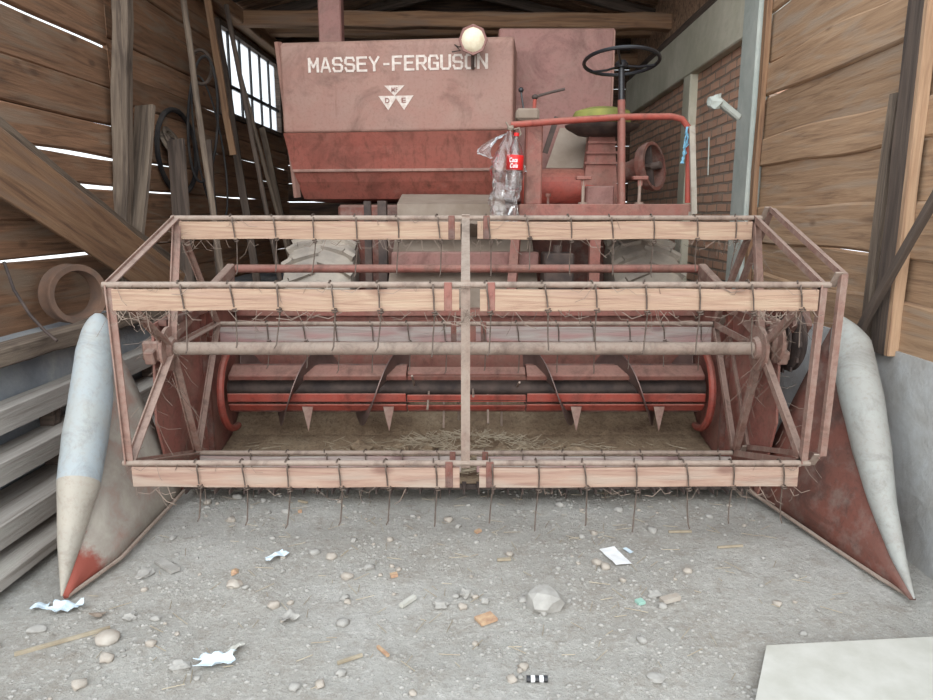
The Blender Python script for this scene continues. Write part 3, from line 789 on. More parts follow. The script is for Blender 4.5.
LET = {'M': [[(0, 0), (0, 1), (.5, .35), (1, 1), (1, 0)]], 'A': [[(0, 0), (.42, 1), (.58, 1), (1, 0)], [(.2, .3), (.8, .3)]],
       'S': [[(1, .78), (.85, 1), (.15, 1), (0, .85), (0, .62), (.15, .52), (.85, .48), (1, .38), (1, .15), (.85, 0), (.15, 0), (0, .22)]],
       'E': [[(1, 1), (0, 1), (0, 0), (1, 0)], [(0, .52), (.85, .52)]], 'Y': [[(0, 1), (.5, .45), (1, 1)], [(.5, .45), (.5, 0)]],
       'F': [[(1, 1), (0, 1), (0, 0)], [(0, .5), (.85, .5)]], 'R': [[(0, 0), (0, 1), (.8, 1), (1, .86), (1, .6), (.8, .46), (0, .46)], [(.5, .46), (1, 0)]],
       'G': [[(1, .78), (.85, 1), (.15, 1), (0, .85), (0, .15), (.15, 0), (1, 0), (1, .45), (.55, .45)]],
       'U': [[(0, 1), (0, .15), (.15, 0), (.85, 0), (1, .15), (1, 1)]], 'N': [[(0, 0), (0, 1), (1, 0), (1, 1)]],
       'O': [[(.15, 0), (0, .15), (0, .85), (.15, 1), (.85, 1), (1, .85), (1, .15), (.85, 0), (.15, 0)]], '-': [[(0, .45), (1, .45)]]}
q = MB(); hh = 12.2*kx; zz_ = a.z+.8*kx; st_ = .0155
seq = [(c, 309+12.4*i_, 8.6) for i_, c in enumerate('MASSEY')]+[('-', 385.5, 4.2)]+[(c, 394.5+12.05*i_, 8.2) for i_, c in enumerate('FERGUSON')]
dd_ = 0
for c, px_, wd_ in seq:
    for pl_ in LET[c]:
        P_ = [Vector((x0+(px_-279+u*wd_+.6)*kx, TY-.003+dd_, zz_+v*hh)) for u, v in pl_]
        for p_, q_ in zip(P_, P_[1:]):
            dd_ = (dd_+.00013) % .0009
            q.bar(p_+Vector((0, dd_, 0)), q_+Vector((0, dd_, 0)), .004, st_*(1.25 if abs(p_.x-q_.x) < 1e-6 else 1), up=(q_-p_).cross(Vector((0, 1, 0))), ext=st_*.42)
q.build('lettering', M['white_paint'], tank)
# emblem: three downward triangles
q = MB()
def tri(cx, ztop, w_, h_):
    q.prism([(cx-w_/2, TY-.003, ztop), (cx+w_/2, TY-.003, ztop), (cx, TY-.003, ztop-h_)], (0, .004, 0))
ec = Vector((x0+(396-279)*kx, TY, at(396, 83, TY).z)); pxm = (at(397, 85, TY)-at(396, 85, TY)).x
tri(ec.x-.2*pxm, ec.z, 21*pxm, 10.2*pxm); tri(ec.x-7*pxm, ec.z-10*pxm, 20*pxm, 14*pxm); tri(ec.x+9.5*pxm, ec.z-10*pxm, 20*pxm, 14*pxm)
em = q.build('emblem', M['white_paint'], tank)
for t_, dx, dz, s_ in (('MF', -3.3, -6.5, 5), ('D', -10, -17, 5.5), ('E', 7, -17, 5.5)):
    text_mesh('emblem_letter', t_, 1, (ec.x+dx*pxm, TY-.0045, ec.z+dz*pxm), (6.5 if len(t_) > 1 else 4.5)*pxm, s_*pxm*.9, M['panel'], tank, .02)
for o_ in (tank, lo):                   # the tank stands slightly turned on the machine
    wl = o_.location+root.location; pv = Vector((x1, TY, 0)); o_.rotation_euler.z = -TW
    o_.location = Matrix.Rotation(-TW, 3, 'Z') @ (wl-pv)+pv-root.location
# headlight
hc = at(473, 40, 5.18)
q = MB(); MH = Matrix.Translation(hc) @ Matrix.Rotation(pi/2+.12, 4, 'X')
q.lathe([(.0, -.10), (.05, -.10), (.085, -.05), (.098, 0), (.102, .012), (.098, .02), (.082, .018), (.08, .008), (0, .008)], MH, 8)
hl = q.build('headlight', M['panel'], P)
q = MB(); q.lathe([(0, .036), (.04, .034), (.07, .026), (.083, .014), (.08, .006), (0, .006)], MH, 28); q.build('headlight_lens', M['lens'], hl, smooth=True)
q = MB(); q.tube([hc+Vector((0, .08, -.05)), hc+Vector((-.0, .11, -.13)), hc+Vector((0, .14, -.16))], .012, 8)
q.tube([hc+Vector((-.02, .09, 0)), hc+Vector((-.10, .12, -.02)), hc+Vector((-.13, .13, .0)), hc+Vector((-.09, .13, -.04)), hc+Vector((-.15, .13, -.05))], .005, 5)
q.build('headlight_bracket', M['dark'], hl)
# ---- engine side panel behind the platform
EY = 5.75; ea = at(512, 28, EY); eb = at(616, 28, EY); 
q = MB(); q.box(ea.x-.1, eb.x, EY, EY+1.3, 1.6, ea.z, .012); ep = q.build('engine_housing', M['panel'], P)
q = MB(); q.tube([(eb.x-.012, EY-.005, 1.7), (eb.x-.012, EY-.005, ea.z-.02)], .01, 6); q.build('panel_edge_strip', M['tank'], ep)
# ---- operator's platform
PY = 4.65; fz = at(600, 205, PY).z; xa = at(519, 208, PY).x; xb = at(693, 208, PY).x
q = MB(); q.box(xa, xb, PY, 5.72, fz-.05, fz, .004); q.box(xa, xb, PY-.02, PY+.02, fz-.075, fz+.006, .004)
pf = q.build('operator_platform', M['red'], P)
q = MB()
g = [at(511, 125, PY), at(560, 121, PY), at(622, 117, PY), at(672, 116.5, PY), at(682, 119, PY), at(688, 127, PY), at(689, 140, PY), at(688, 203, PY)]
q.tube(g, .021, 10); gr = q.build('guard_rail', M['bright'], P, smooth=True)
q = MB(); q.tube([at(622, 118, PY), at(622, 205, PY)], .022, 10); q.build('rail_post', M['red'], gr, smooth=True)
q = MB(); c0 = at(534, 120, 4.78); q.box(c0.x-.055, c0.x+.055, 4.72, 4.84, fz, c0.z-.01, .01); cl = q.build('control_column', M['red'], P)
q = MB(); t0 = at(528, 118, 4.78); q.box(t0.x-.08, t0.x+.07, 4.72, 4.86, t0.z-.02, t0.z+.055, .015); q.build('lever_housing', M['beige'], cl)
q = MB(); q.tube([at(524, 112, 4.78), at(521, 92, 4.78)], .006, 6); q.ico(at(521, 90, 4.78), (.018,)*3, 2, 0); q.build('knob_lever', M['black'], cl, smooth=True)
q = MB(); q.tube([at(534, 112, 4.78), at(535, 98, 4.78)], .012, 8); q.build('lever_stem', M['bright'], cl)
q = MB(); q.tube([at(535, 98, 4.78), at(538, 96, 4.78), at(552, 92, 4.77), at(565, 89, 4.76)], .009, 8); q.ico(at(535, 97, 4.78), (.022, .022, .018), 2, 0); q.build('bent_lever', M['dark'], cl, smooth=True)
q = MB(); q.bar(at(545, 153, 4.9), at(557, 117, 4.9), .02, .035); q.build('hand_brake', M['dark'], P)
# steering
WC = at(621.5, 63.5, 4.9); foot = at(621, 205, 4.86)
q = MB(); q.tube([foot, at(621.5, 100, 4.88)], .026, 12); st = q.build('steering_column', M['red'], P, smooth=True)
q = MB(); q.tube([at(621.5, 102, 4.88), at(621.5, 66, 4.9)], .021, 12); q.build('column_top', M['black'], st, smooth=True)
q = MB(); MW = Matrix.Translation(WC) @ Matrix.Rotation(-radians(9), 4, 'X')
RW = .245
q.tube([MW @ Vector((RW*cos(2*pi*i/40), RW*sin(2*pi*i/40), .012)) for i in range(40)], .0125, 8, closed=True)
sw = q.build('steering_wheel', M['black'], P, smooth=True)
q = MB()
for a in (0, 120, 240):
    aa = radians(a+12); q.tube([MW @ Vector((0, 0, -.015)), MW @ Vector((RW*.5*cos(aa), RW*.5*sin(aa), -.012)), MW @ Vector((RW*cos(aa), RW*sin(aa), .01))], .008, 6)
q.lathe([(0, -.03), (.035, -.03), (.045, -.005), (.03, .015), (0, .018)], MW, 16)
q.build('wheel_spokes', M['black'], sw, smooth=True)
# seat
sc_ = at(602, 119, 5.15)
q = MB(); q.lathe([(0, -.06), (.15, -.06), (.20, -.03), (.205, .02), (.19, .05), (.10, .075), (0, .08)], Matrix.Translation(sc_) @ Matrix.Diagonal((1, .8, 1, 1)), 24)
se = q.build('seat_cushion', M['green'], P, smooth=True)
q = MB(); q.lathe([(.08, -.115), (.16, -.10), (.235, -.075), (.262, -.045), (.25, -.065), (.17, -.11), (.08, -.125)], Matrix.Translation(sc_) @ Matrix.Diagonal((1, .85, 1, 1)), 28); q.build('seat_pan', M['dark'], se, smooth=True)
q = MB(); q.prism([(sc_.x-.09, 5.12, sc_.z-.12), (sc_.x+.09, 5.12, sc_.z-.12), (sc_.x+.13, 5.12, fz), (sc_.x-.13, 5.12, fz)], (0, .12, 0))
for k in range(3): q.box(sc_.x-.10-.01*k, sc_.x+.10+.01*k, 5.10, 5.12, sc_.z-.17-.07*k, sc_.z-.155-.07*k)
q.build('seat_pedestal', M['red'], se)
# things on the deck behind the rail
q = MB(); q.prism([at(546, 168, 5.3), at(603, 168, 5.3), at(603, 128, 5.5), at(560, 128, 5.5)], (0, .02, 0)); q.build('sloping_plate', M['beige'], P)
q = MB(); c1 = at(560, 186, 5.25); q.lathe([(0, -.28), (.13, -.28), (.135, 0), (.13, .28), (0, .28)], Matrix.Translation((c1.x, c1.y, fz+.135)) @ MX, 24); q.build('drum_cover', M['bright'], P, smooth=True)
q = MB(); p0 = at(585, 204, 4.9); q.box(p0.x, p0.x+.19, 4.86, 5.02, fz, fz+.13, .01); q.build('tool_box', M['panel'], P)
for px in (583.5, 640):
    p0 = at(px, 178, 4.78); q = MB(); q.tube([(p0.x, 4.78, fz), p0], .011, 8); q.tube([(p0.x, 4.78, fz), (p0.x, 4.78, fz+.02)], .03, 10)
    pe = q.build('pedal_post', M['tube'], P)
    q = MB(); q.box(p0.x-.05, p0.x+.05, 4.75, 4.81, p0.z-.012, p0.z+.012, .004); q.bar((p0.x, 4.78, p0.z-.01), (p0.x, 4.78, p0.z-.05), .03, .02); q.build('pedal', M['red'], pe)
q = MB(); p0 = at(548, 203, 4.72); q.tube([(p0.x, 4.72, fz), (p0.x, 4.72, fz+.06)], .009, 8); q.tube([(p0.x, 4.72, fz+.055), (p0.x, 4.72, fz+.075)], .018, 8); q.build('floor_bolt', M['rust'], P)
c2 = at(654, 166, 5.05); c3 = at(598, 178, 5.35)
dirv = (c2-c3).normalized(); rot = dirv.to_track_quat('Z', 'Y').to_matrix().to_4x4(); Lc = (c2-c3).length
q = MB(); MC = Matrix.Translation(c3) @ rot
q.lathe([(0, 0), (.055, 0), (.07, Lc*.6), (.10, Lc*.8), (.155, Lc*.85), (.16, Lc), (.145, Lc), (.14, Lc*.88), (.05, Lc*.82), (0, Lc*.82)], MC, 28)
fh = q.build('fan_shroud', M['rust'], P, smooth=True)
q = MB(); q.lathe([(.158, Lc-.03), (.168, Lc-.03), (.168, Lc+.006), (.146, Lc+.006), (.158, Lc-.03)], MC, 28, False); q.build('shroud_ring', M['rust'], fh, smooth=True)
q = MB(); q.lathe([(0, Lc*.8), (.03, Lc*.8), (.025, Lc+.05), (0, Lc+.055)], MC, 12)
for a in range(4):
    aa = a*pi/2; q.bar(MC @ Vector((0, 0, Lc*.92)), MC @ Vector((.14*cos(aa), .14*sin(aa), Lc*.92)), .02, .05, up=dirv)
q.build('fan_hub', M['dark'], fh)
q = MB(); q.bar(at(694, 214, 4.60), at(692, 126, 4.60), .035, .02, up=(0, 1, 0)); q.bar(at(682, 214, 4.75), at(693, 214, 4.6), .03, .03); q.build('ladder_side_rail', M['fair_low'], P)

# ================================================================== THINGS HANGING ON THE RAIL
bc = at(513, 191, 4.52)
q = MB(); MBt = Matrix.Translation((bc.x, bc.y, bc.z)) @ Matrix.Rotation(radians(3), 4, 'Y')
q.lathe([(0, .0), (.03, .0), (.047, .012), (.052, .03), (.053, .10), (.049, .13), (.053, .16), (.053, .21), (.047, .245), (.030, .285), (.016, .315), (.015, .335), (0, .335)], MBt, 24)
bt = q.build('soda_bottle', M['bottle'], None, smooth=True, base=True)
tag(bt, 'empty clear plastic bottle with a red label, hanging in a bag from the rail', 'bottle')
q = MB(); q.lathe([(.0535, .128), (.0545, .13), (.0545, .215), (.0535, .217)], MBt, 24)
lb = q.build('bottle_label', M['cocared'], bt, smooth=True); tag(lb, 'red wrap label with white script')
q = MB(); q.lathe([(0, .332), (.017, .332), (.017, .352), (0, .352)], MBt, 14); q.build('bottle_cap', M['cocared'], bt)
text_mesh('label_script', 'Coca', 1, (bc.x-.028, bc.y-.056, bc.z+.172), .05, .028, M['white'], bt, .02, .3)
text_mesh('label_script', 'Cola', 1, (bc.x-.024, bc.y-.056, bc.z+.138), .048, .028, M['white'], bt, .02, .3)
random.seed(3)
q = MB(); rows = []
kn = at(509, 128, 4.55)
N = 26
for i in range(N+1):
    t = i/N; z = kn.z-.02-t*.58
    r = .012+.085*min(1, t*3.2)*(1-.35*max(0, t-.75)*4*.5)
    cx = kn.x+.012+(-.03)*t-.01; cy = 4.535-.01*t
    row = []
    for k in range(30):
        a = 2*pi*k/30; nn = noise.noise(Vector((cos(a)*2.2, sin(a)*2.2, t*6)))+.6*noise.noise(Vector((cos(a)*5, sin(a)*5, t*14)))
        rr = r*(1+.42*nn)
        row.append((cx+rr*cos(a)*.95, cy+rr*sin(a)*.6, z))
    rows.append(row)
q.quadgrid(rows, closed=True, capped=True)
q2 = []
bg1 = q.build('plastic_bag', M['bag'], None, smooth=True, ang=.5); tag(bg1, 'crumpled clear plastic bag knotted on the left end of the red rail', 'bag')
q = MB(); rows = []
for i in range(15):
    t = i/14; c = at(507-22*sin(t*pi*.75), 133+25*t, 4.52); r = .008+.045*sin(pi*min(1, t*1.05))
    rows.append([c+Vector((r*cos(2*pi*k/14)*(1+.5*noise.noise(Vector((k, t*5, 0)))), r*.5*sin(2*pi*k/14), r*.5*sin(2*pi*k/14+1))) for k in range(14)])
q.quadgrid(rows, closed=True, capped=True); q.build('bag_flap', M['bag'], bg1, smooth=True)
q = MB(); q.tube([at(506, 122, 4.6), at(511, 130, 4.6), at(519, 128, 4.6), at(521, 134, 4.6), at(515, 140, 4.6)], .006, 6); q.ico(at(511, 128, 4.6), (.022, .02, .016), 2, .3); q.build('bag_knot', M['beige'], bg1, smooth=True)
q = MB(); random.seed(9)
for j in range(5):
    pts_ = [at(688+random.uniform(-2, 2), 127, 4.62)]
    for k in range(1, 8): pts_.append(at(687-.2*k*k*.5+random.uniform(-2, 2)+(4 if j == 1 and k in (2, 3) else 0), 127+k*5.2, 4.615+random.uniform(-.01, .01)))
    q.tube(pts_, .004, 5)
q.tube([at(689, 132, 4.65)+Vector((.026*cos(a*.8), .026*sin(a*.8), -.003*a)) for a in range(22)], .004, 5)
tag(q.build('twine_bundle', M['bluetwine'], None, smooth=True), 'frayed blue twine tied round the right corner of the red rail', 'twine')

# ================================================================== TIMBER, TOOLS AND STUFF BY THE LEFT WALL
# sill timber on the ledge
o = beam('sill_timber', S(-2.25, 2.3, .86), S(-2.25, 5.05, .86), .13, .09, M['greywood'], amp=.01)
tag(o, 'pale weathered sill timber lying along the concrete ledge on the left', 'timber')
# big leaning planks
def lean(name, p, q, w_, h_, up, mat, label, cat='plank', **k):
    o = beam(name, p, q, w_, h_, mat, up=up, **k); return tag(o, label, cat)
A = S(-2.40, 2.95, 2.02); B = S(-2.40, 7.0, .25); dv = (B-A).normalized()
upv = Vector((.38, .30, .9))
lean('leaning_plank', A, B, .055, .285, upv, M['timber'], 'wide brown plank sloping down across the left wall, foremost of the stacked slanting boards', amp=.006)
sdv = dv.cross(upv).normalized(); upp = sdv.cross(dv).normalized()
for i, (off, zz, mt, lb) in enumerate(((-.05, .05, 'greywood', 'thin grey board sandwiched behind the wide brown slanting plank'), (-.085, .085, 'greywood', 'thin grey board, rearmost of the slanting boards on the left wall'))):
    lean('leaning_plank', A+sdv*off+upp*zz, B+sdv*off+upp*zz, .028, .245, upv, M[mt], lb, amp=.008)
def G(p): return Vector((p.x, p.y, gz(p.x, p.y)))
def foot(px, Y, z=0):
    d_ = at(px, 300, Y); return Vector((d_.x, Y, z))
lean('leaning_board', at(146, 106, 5.42), foot(126, 5.0, .86)+Vector((0, .02, 0)), .035, .16, (1, -.3, 0), M['greywood'], 'broad grey board with a square top standing beside the left wall post', 'board')
lean('leaning_board', at(176, 140, 5.75), foot(186, 5.35), .03, .15, (1, -.35, 0), M['darkwood'], 'short grey board leaning in front of the round pulley', 'board')
lean('wooden_pole', at(182, -12, 5.95), foot(232, 5.45), .05, .05, (0, 1, 0), M['greywood'], 'long pale pole leaning just right of the pulley, leftmost of the leaning poles', 'pole', round_=True)
lean('hanging_batten', at(205, -14, 6.6), at(233, 155, 6.6), .03, .06, (1, 0, 0), M['timber'], 'brown batten whose cut lower end hangs free between the leaning poles', 'batten')
lean('wooden_pole', at(226, 5, 6.9), foot(296, 6.3), .045, .045, (0, 1, 0), M['darkwood'], 'dark pole leaning in the corner just left of the barred window', 'pole', round_=True)
lean('wooden_pole', at(236, 60, 7.3), foot(318, 6.5), .04, .04, (0, 1, 0), M['greywood'], 'thin pole leaning across the lower edge of the barred window', 'pole', round_=True)
lean('wooden_batten', at(216, 20, 7.2), foot(268, 6.5), .03, .07, (1, 0, 0), M['darkwood'], 'flat dark batten leaning behind the cluster of poles', 'batten')
lean('wooden_batten', at(262, 128, 7.4), foot(312, 6.9), .03, .06, (1, 0, 0), M['greywood'], 'short grey batten leaning beside the left edge of the red tank', 'batten')
lean('wooden_batten', at(208, 140, 6.2), foot(222, 5.9), .03, .05, (1, 0, 0), M['darkwood'], 'short dark batten standing behind the pale pole', 'batten')
# pulley and belts hanging on the wall
pc = at(172, 143, 6.0); MP = Matrix.Translation(pc) @ Matrix.Rotation(radians(62), 4, 'Y')
e = empty('belt_pulley', pc, 'grey spoked belt pulley hanging on the left wall above the short board', 'pulley')
q = MB(); q.lathe([(.10, -.025), (.135, -.028), (.14, -.02), (.125, 0), (.14, .02), (.135, .028), (.10, .025), (.095, 0)], MP, 30); q.build('pulley_rim', M['greywood'], e, smooth=True)
q = MB(); q.lathe([(0, -.03), (.035, -.03), (.04, 0), (.035, .03), (0, .03)], MP, 16); q.build('pulley_hub', M['dark'], e, smooth=True)
for i in range(4):
    a = i*pi/2+.4; q = MB(); q.bar(MP @ Vector((0, 0, 0)), MP @ Vector((.11*cos(a), .11*sin(a), 0)), .02, .025); q.build('pulley_spoke', M['greywood'], e)
def belt(cx, cy, Y, rx, rz, label, tilt=0, th=.012, ry=.05):
    q = MB(); c = at(cx, cy, Y)
    q.tube([c+Vector((rx*cos(a)+tilt*sin(a)*rz, ry*cos(a), rz*sin(a))) for a in [2*pi*i/36 for i in range(36)]], th, 6, closed=True)
    tag(q.build('drive_belt', M['belt'], None, smooth=True), label, 'belt')
belt(178, 152, 6.15, .02, .34, 'wide black drive belt looped round the grey pulley', th=.022, ry=.36)
belt(203, 120, 6.3, .11, .52, 'black drive belt hanging in a long loop behind the pale pole', .1)
belt(210, 150, 6.4, .10, .62, 'longest black belt, hanging lowest on the left wall', -.1, .009)
q = MB(); c = at(201, 67, 6.4); q.tube([c+Vector((.09*cos(a), 0, .14*sin(a))) for a in [2*pi*i/24 for i in range(24)]], .016, 6, closed=True)
tag(q.build('rope_coil', M['darkwood'], None, smooth=True), 'small coil hung high between the two leftmost poles', 'coil')
# rim standing on the ledge
rc = at(74, 297, 4.12); rc.z = .864+.180; MR = Matrix.Translation(rc) @ Matrix.Rotation(radians(58), 4, 'Z') @ Matrix.Rotation(radians(90), 4, 'X')
q = MB(); q.lathe([(.135, -.06), (.172, -.065), (.176, -.05), (.162, -.03), (.160, .03), (.176, .05), (.172, .06), (.14, .055), (.13, 0), (.135, -.06)], MR, 36, False)
tag(q.build('tyre_rim', M['hood'], None, smooth=True, base=True), 'rusty brown ring-shaped wheel rim standing on the ledge by the left wall', 'rim')
q = MB(); q.tube([at(4, 262, 3.55), at(14, 290, 3.5), at(30, 315, 3.45), at(46, 332, 3.43), at(57, 341, 3.42)], .008, 8)
tag(q.build('bent_rod', M['dark'], None, smooth=True), 'thin dark bent rod leaning in front of the brown rim', 'rod')
# pile of planks by the footing
def plank(x0, x1, z0, z1, y0, y1, label, mat='dustplank', seed=0):
    m = MB(); rows = []; n = 18
    for i in range(n+1):
        y = y0+(y1-y0)*i/n; j = .006*noise.noise(Vector((y*1.5, seed, 0))); k = .004*noise.noise(Vector((y*2, seed, 5)))
        rows.append([(x0, y, z0), (x1+j, y, z0), (x1+j, y, z1-.004+k), (x1-.005+j, y, z1+k), (x0, y, z1+k)])
    m.quadgrid(rows, closed=True, capped=True)
    return tag(m.build('plank', M[mat], None, shed=True), label, 'plank')
plank(-2.24, -1.90, .03, .08, 2.2, 4.9, 'lowest and widest dusty plank of the pile by the left footing', seed=1)
plank(-2.25, -1.99, .13, .23, 2.2, 5.0, 'thick plank resting above the lowest plank of the left pile', seed=2)
plank(-2.25, -2.08, .34, .44, 2.2, 5.1, 'narrow plank just below the top of the left pile', seed=3)
plank(-2.26, -2.15, .53, .64, 2.2, 5.2, 'topmost plank of the left pile, against the concrete', seed=5)
for i, y in enumerate((2.5, 3.4, 4.5)):
    for (z0, z1, x1_) in ((-.02, .03, -1.97), (.08, .13, -2.04), (.23, .34, -2.12), (.44, .53, -2.18)):
        m = MB(); m.box(-2.25, x1_, y, y+.07, z0, z1)
        tag(m.build('spacer_block', M['darkwood'], None, shed=True), 'dark spacer block between planks of the left pile', 'wood block', 'spacer blocks in the plank pile')

# ---- right side
lean('leaning_pole', S(1.83, 2.72, 1.86), S(1.84, 3.40, .93), .03, .04, (0, 0, 1), M['darkwood'], 'dark straight stick leaning diagonally across the right wall post', 'stick', n=10)
e = at(724, 108, 4.86)
q = MB(); q.bar(e+Vector((.12, .04, -.06)), e+Vector((-.05, .0, .05)), .05, .045, bev=.01); q.ico(e+Vector((-.06, 0, .04)), (.05, .035, .045), 2, .35)
tag(q.build('bracket_stub', M['conc_c'], None), 'small whitish stub sticking out from the pale concrete column', 'bracket')
q = MB(); q.tube([at(709, 137, 5.4), at(708, 175, 5.42)], .005, 5)
tag(q.build('wall_wire', M['conc_c'], None), 'short straight wire hanging on the brick wall', 'wire')

# ================================================================== ON THE GROUND
pb = atg(770, 653)
q = MB(); a0 = atg(766, 653); a1 = atg(960, 648); b1 = atg(960, 760); b0 = atg(752, 722)
z = max(gz(a0.x, a0.y), gz(b0.x, b0.y), gz((a0.x+a1.x)/2, a0.y))+.012
q.prism([(p.x, p.y, z) for p in (a0, a1, b1, b0)], (0, 0, .018))
tag(q.build('board', M['white_board'], None), 'pale flat board lying on the dirt at the lower right', 'board')
def stone(px, py, w_, h_, d_, label, mat='stone', jit=.2, seed=0, name='stone', sub=3, rot=0, cat='stone', group=None):
    p = atg(px, py); q = MB(); q.ico((p.x, p.y, p.z+h_*.25), (w_/2, d_/2, h_/2), sub, jit, rot, seed)
    return tag(q.build(name, M[mat], None, smooth=sub > 2, ang=.5), label, cat, group)
k_ = .0038
stone(545, 606, .15, .10, .15, 'largest grey rock on the dirt, near the middle of the floor', 'stone', .13, 3, sub=2)
stone(108, 641, .085, .05, .08, 'smooth round pale stone near the lower left corner', 'stone_b', .06, 1)
stone(145, 575, .06, .03, .09, 'pale angular stone right beside the left divider tip', 'stone', .25, 5)
stone(466, 596, .05, .045, .06, 'upright grey stone left of the largest rock', 'stone', .3, 8)
stone(441, 606, .06, .03, .05, 'flat light stone left of the upright grey stone', 'stone', .25, 9)
stone(234, 586, .06, .035, .05, 'light stone with an orange chip beside it', 'stone_b', .2, 11)
stone(655, 596, .05, .03, .05, 'small pale stone beside the white tile scrap', 'stone', .25, 12)
stone(37, 631, .07, .025, .05, 'flat grey stone left of the round pale stone', 'stone', .12, 14)
stone(656, 679, .055, .02, .05, 'flat whitish stone near the bottom right of the dirt', 'stone', .15, 16)
stone(130, 619, .045, .03, .04, 'small whitish stone above the round pale stone', 'stone', .3, 17)
stone(485, 603, .035, .03, .03, 'small white pebble right of the upright grey stone', 'stone', .2, 18)
stone(180, 668, .07, .03, .05, 'broad low grey stone at the lower left', 'stone', .25, 20)
stone(235, 545+28, .03, .02, .05, 'tiny orange brown chip beside a light stone', 'ochre', .3, 21, 'brick_chip', cat='chip')
def chip(px, py, l, w_, h_, rot, mat, name, label, cat):
    p = atg(px, py); q = MB(); d_ = Vector((cos(rot), sin(rot), 0)); q.bar(p-d_*l/2+Vector((0, 0, h_*.7)), p+d_*l/2+Vector((0, 0, h_*.9)), w_, h_)
    return tag(q.build(name, M[mat], None), label, cat)
chip(167, 568, .15, .04, .015, -.7, 'stone', 'slate_shard', 'long flat grey shard beside the left divider foot', 'shard')
chip(486, 621, .07, .055, .012, .5, 'ochre', 'wood_chip', 'ochre wooden chip below the largest rock', 'wood chip')
chip(303, 503, .06, .012, .01, -.5, 'straw', 'wood_splinter', 'thin yellowish splinter under the left half of the reel', 'splinter')
chip(300, 513, .02, .02, .012, .2, 'ochre', 'wood_chip', 'tiny yellow chip just under the reel on the left', 'wood chip')
chip(478, 533, .03, .02, .012, .7, 'ochre', 'brick_chip', 'small orange chip near the middle of the floor', 'chip')
chip(394, 577, .03, .025, .012, .3, 'ochre', 'brick_chip', 'small orange brown chip left of centre', 'chip')
chip(408, 604, .08, .018, .015, .9, 'white_board', 'plaster_strip', 'narrow whitish strip lying left of the pebbles', 'strip')
chip(504, 561, .06, .014, .01, .05, 'straw', 'wood_splinter', 'pale splinter above the largest rock', 'splinter')
chip(670, 602, .08, .03, .018, .35, 'stone_b', 'wood_chunk', 'pinkish pale chunk right of the white tile', 'chunk')
chip(640, 604, .03, .03, .012, .35, 'greenbit', 'glass_bit', 'tiny greenish bit beside the pinkish pale chunk', 'scrap')
chip(64, 643, .30, .012, .012, .55, 'straw', 'dry_stalk', 'long dry stalk lying left of the round pale stone', 'stalk')
chip(350, 661, .09, .01, .01, .5, 'straw', 'dry_stalk', 'short dry stalk near the bottom centre', 'stalk')
chip(383, 653, .07, .01, .01, -.9, 'ochre', 'dry_stalk', 'brownish short stalk near the bottom centre', 'stalk')
chip(680, 533, .11, .01, .01, .0, 'straw', 'dry_stalk', 'dry stalk lying just right of the white tile', 'stalk')
chip(730, 548, .12, .008, .01, .1, 'straw', 'dry_stalk', 'dry stalk near the right divider', 'stalk')
def scrap(px, py, w_, d_, rot, label, name='paper_scrap', mat='paper', amp=.02, seed=0, cat='paper scrap'):
    p = atg(px, py); m = MB(); n = 9; rows = []
    for i in range(n+1):
        r = []
        for j in range(n+1):
            u = (i/n-.5); v = (j/n-.5); k = 1+.6*noise.noise(Vector((atan2(v, u)*1.2, seed, 0)))*(1 if amp > .005 else 0)
            x = u*w_*k; y = v*d_*k; X = x*cos(rot)-y*sin(rot); Y = x*sin(rot)+y*cos(rot)
            zz = gz(p.x+X, p.y+Y)+.008+amp*(.5+noise.noise(Vector((x*30, y*30, seed))))
            r.append((p.x+X, p.y+Y, zz))
        rows.append(r)
    m.quadgrid(rows); o = m.build(name, M[mat], None, smooth=False)
    s = o.modifiers.new('thick', 'SOLIDIFY'); s.thickness = .0015
    return tag(o, label, cat)
scrap(615, 558, .075, .17, .25, 'flat white rectangular tile scrap right of centre', 'tile_scrap', 'white', .003, 2, 'tile scrap')
scrap(628, 552, .02, .05, .5, 'narrow bluish sliver lying right beside the white tile scrap', 'tile_scrap', 'paper', .003, 3, 'tile scrap')
scrap(277, 559, .04, .10, -.7, 'small pale blue crumpled scrap below the left half of the reel', seed=5)
scrap(67, 611, .11, .06, .1, 'larger pale blue paper scrap below the left divider tip', seed=7, amp=.03)
scrap(41, 609, .06, .04, .3, 'smaller pale paper scrap left of another below the left divider', seed=9)
scrap(216, 664, .12, .06, .1, 'bluish white crumpled wrapper near the bottom left', seed=11, amp=.03)
scrap(235, 652, .035, .06, -.5, 'greenish white scrap touching the bluish wrapper', mat='white_board', seed=13)
scrap(98, 617, .05, .035, .1, 'yellowish crumpled scrap beside the dry stalk', mat='beige', seed=15)
scrap(289, 620, .07, .05, .6, 'greyish crumpled leaf-like scrap left of centre', mat='stone', seed=17)
# striped bit
p = atg(537, 682); e = empty('striped_clip', p, 'tiny black and white striped bit at the bottom centre', 'clip')
for i in range(5):
    q = MB(); x = p.x-.028+i*.014; q.tube([(x-.0065, p.y, p.z+.012), (x+.0065, p.y, p.z+.012)], .011, 8); q.build('stripe', M['white' if i % 2 else 'black'], e)
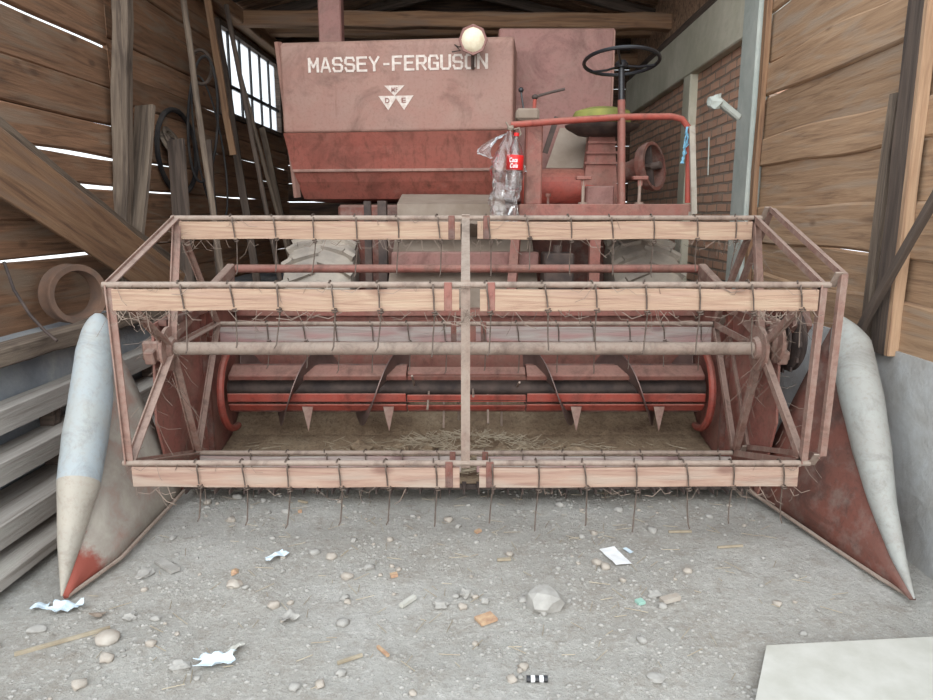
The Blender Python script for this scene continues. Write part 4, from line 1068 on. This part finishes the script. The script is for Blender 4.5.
# pebbles one by one and fine gravel
random.seed(11)
pp = []
for i in range(6):
    q = MB(); q.ico((0, 0, 0), (1, random.uniform(.7, 1), random.uniform(.45, .7)), 2, .28, 0, i*2.2)
    o = q.build('pebble', M['stone' if i % 2 else 'stone_b'], None, smooth=True, ang=1.2, origin=(0, 0, 0)); pp.append(o.data); bpy.data.objects.remove(o)
cnt = 0
while cnt < 170:
    x = random.uniform(-1.9, 1.75); y = random.uniform(1.75, 3.6)
    if y > 2.4 and abs(x) > 1.4: continue
    if x > .95 and y < 2.3: continue
    if random.random() < .35 and x > -.2: continue
    r = random.choice((.008, .010, .012, .015, .02, .026)); o = bpy.data.objects.new('pebble', random.choice(pp)); COL.objects.link(o)
    o.location = (x, y, gz(x, y)+r*.3); o.scale = (r, r, r); o.rotation_euler.z = random.uniform(0, 6)
    tag(o, 'small grey pebble scattered on the dirt floor', 'pebble', 'small pebbles on the dirt floor'); cnt += 1
q = MB(); nb = 0
while nb < 3000:
    x = random.uniform(-2, 1.9); y = 1.7+random.random()**1.2*2.4
    if y > 2.5 and abs(x) > 1.45: continue
    if x > .95 and y < 2.35: continue
    if noise.noise(Vector((x*1.3, y*1.3, 0)))+random.uniform(-.4, .4) < -.1: continue
    r = random.choice((.003, .004, .005, .006, .008)); 
    res = bmesh.ops.create_icosphere(q.bm, subdivisions=1, radius=1)
    g0 = gz(x, y)
    for v in res['verts']: v.co = Vector((x+v.co.x*r*1.3, y+v.co.y*r, g0+r*.2+v.co.z*r*.7))
    nb += 1
tag(q.build('gravel', M['stone'], None), 'fine pale gravel strewn over the dirt floor', 'gravel', kind='stuff')
q = MB()
for i in range(260):
    x = random.uniform(-1.5, 1.5); y = random.uniform(2.0, 3.9); a = random.uniform(0, pi); l = random.uniform(.02, .09); g0 = gz(x, y)+.006
    if x > .95 and y < 2.35: continue
    x2, y2 = x+l*cos(a), y+l*sin(a)
    q.tube([(x, y, g0), (x2, y2, gz(x2, y2)+.007)], .0015, 3)
tag(q.build('straw_litter', M['straw'], None), 'thin straw litter strewn over the dirt floor', 'straw', kind='stuff')
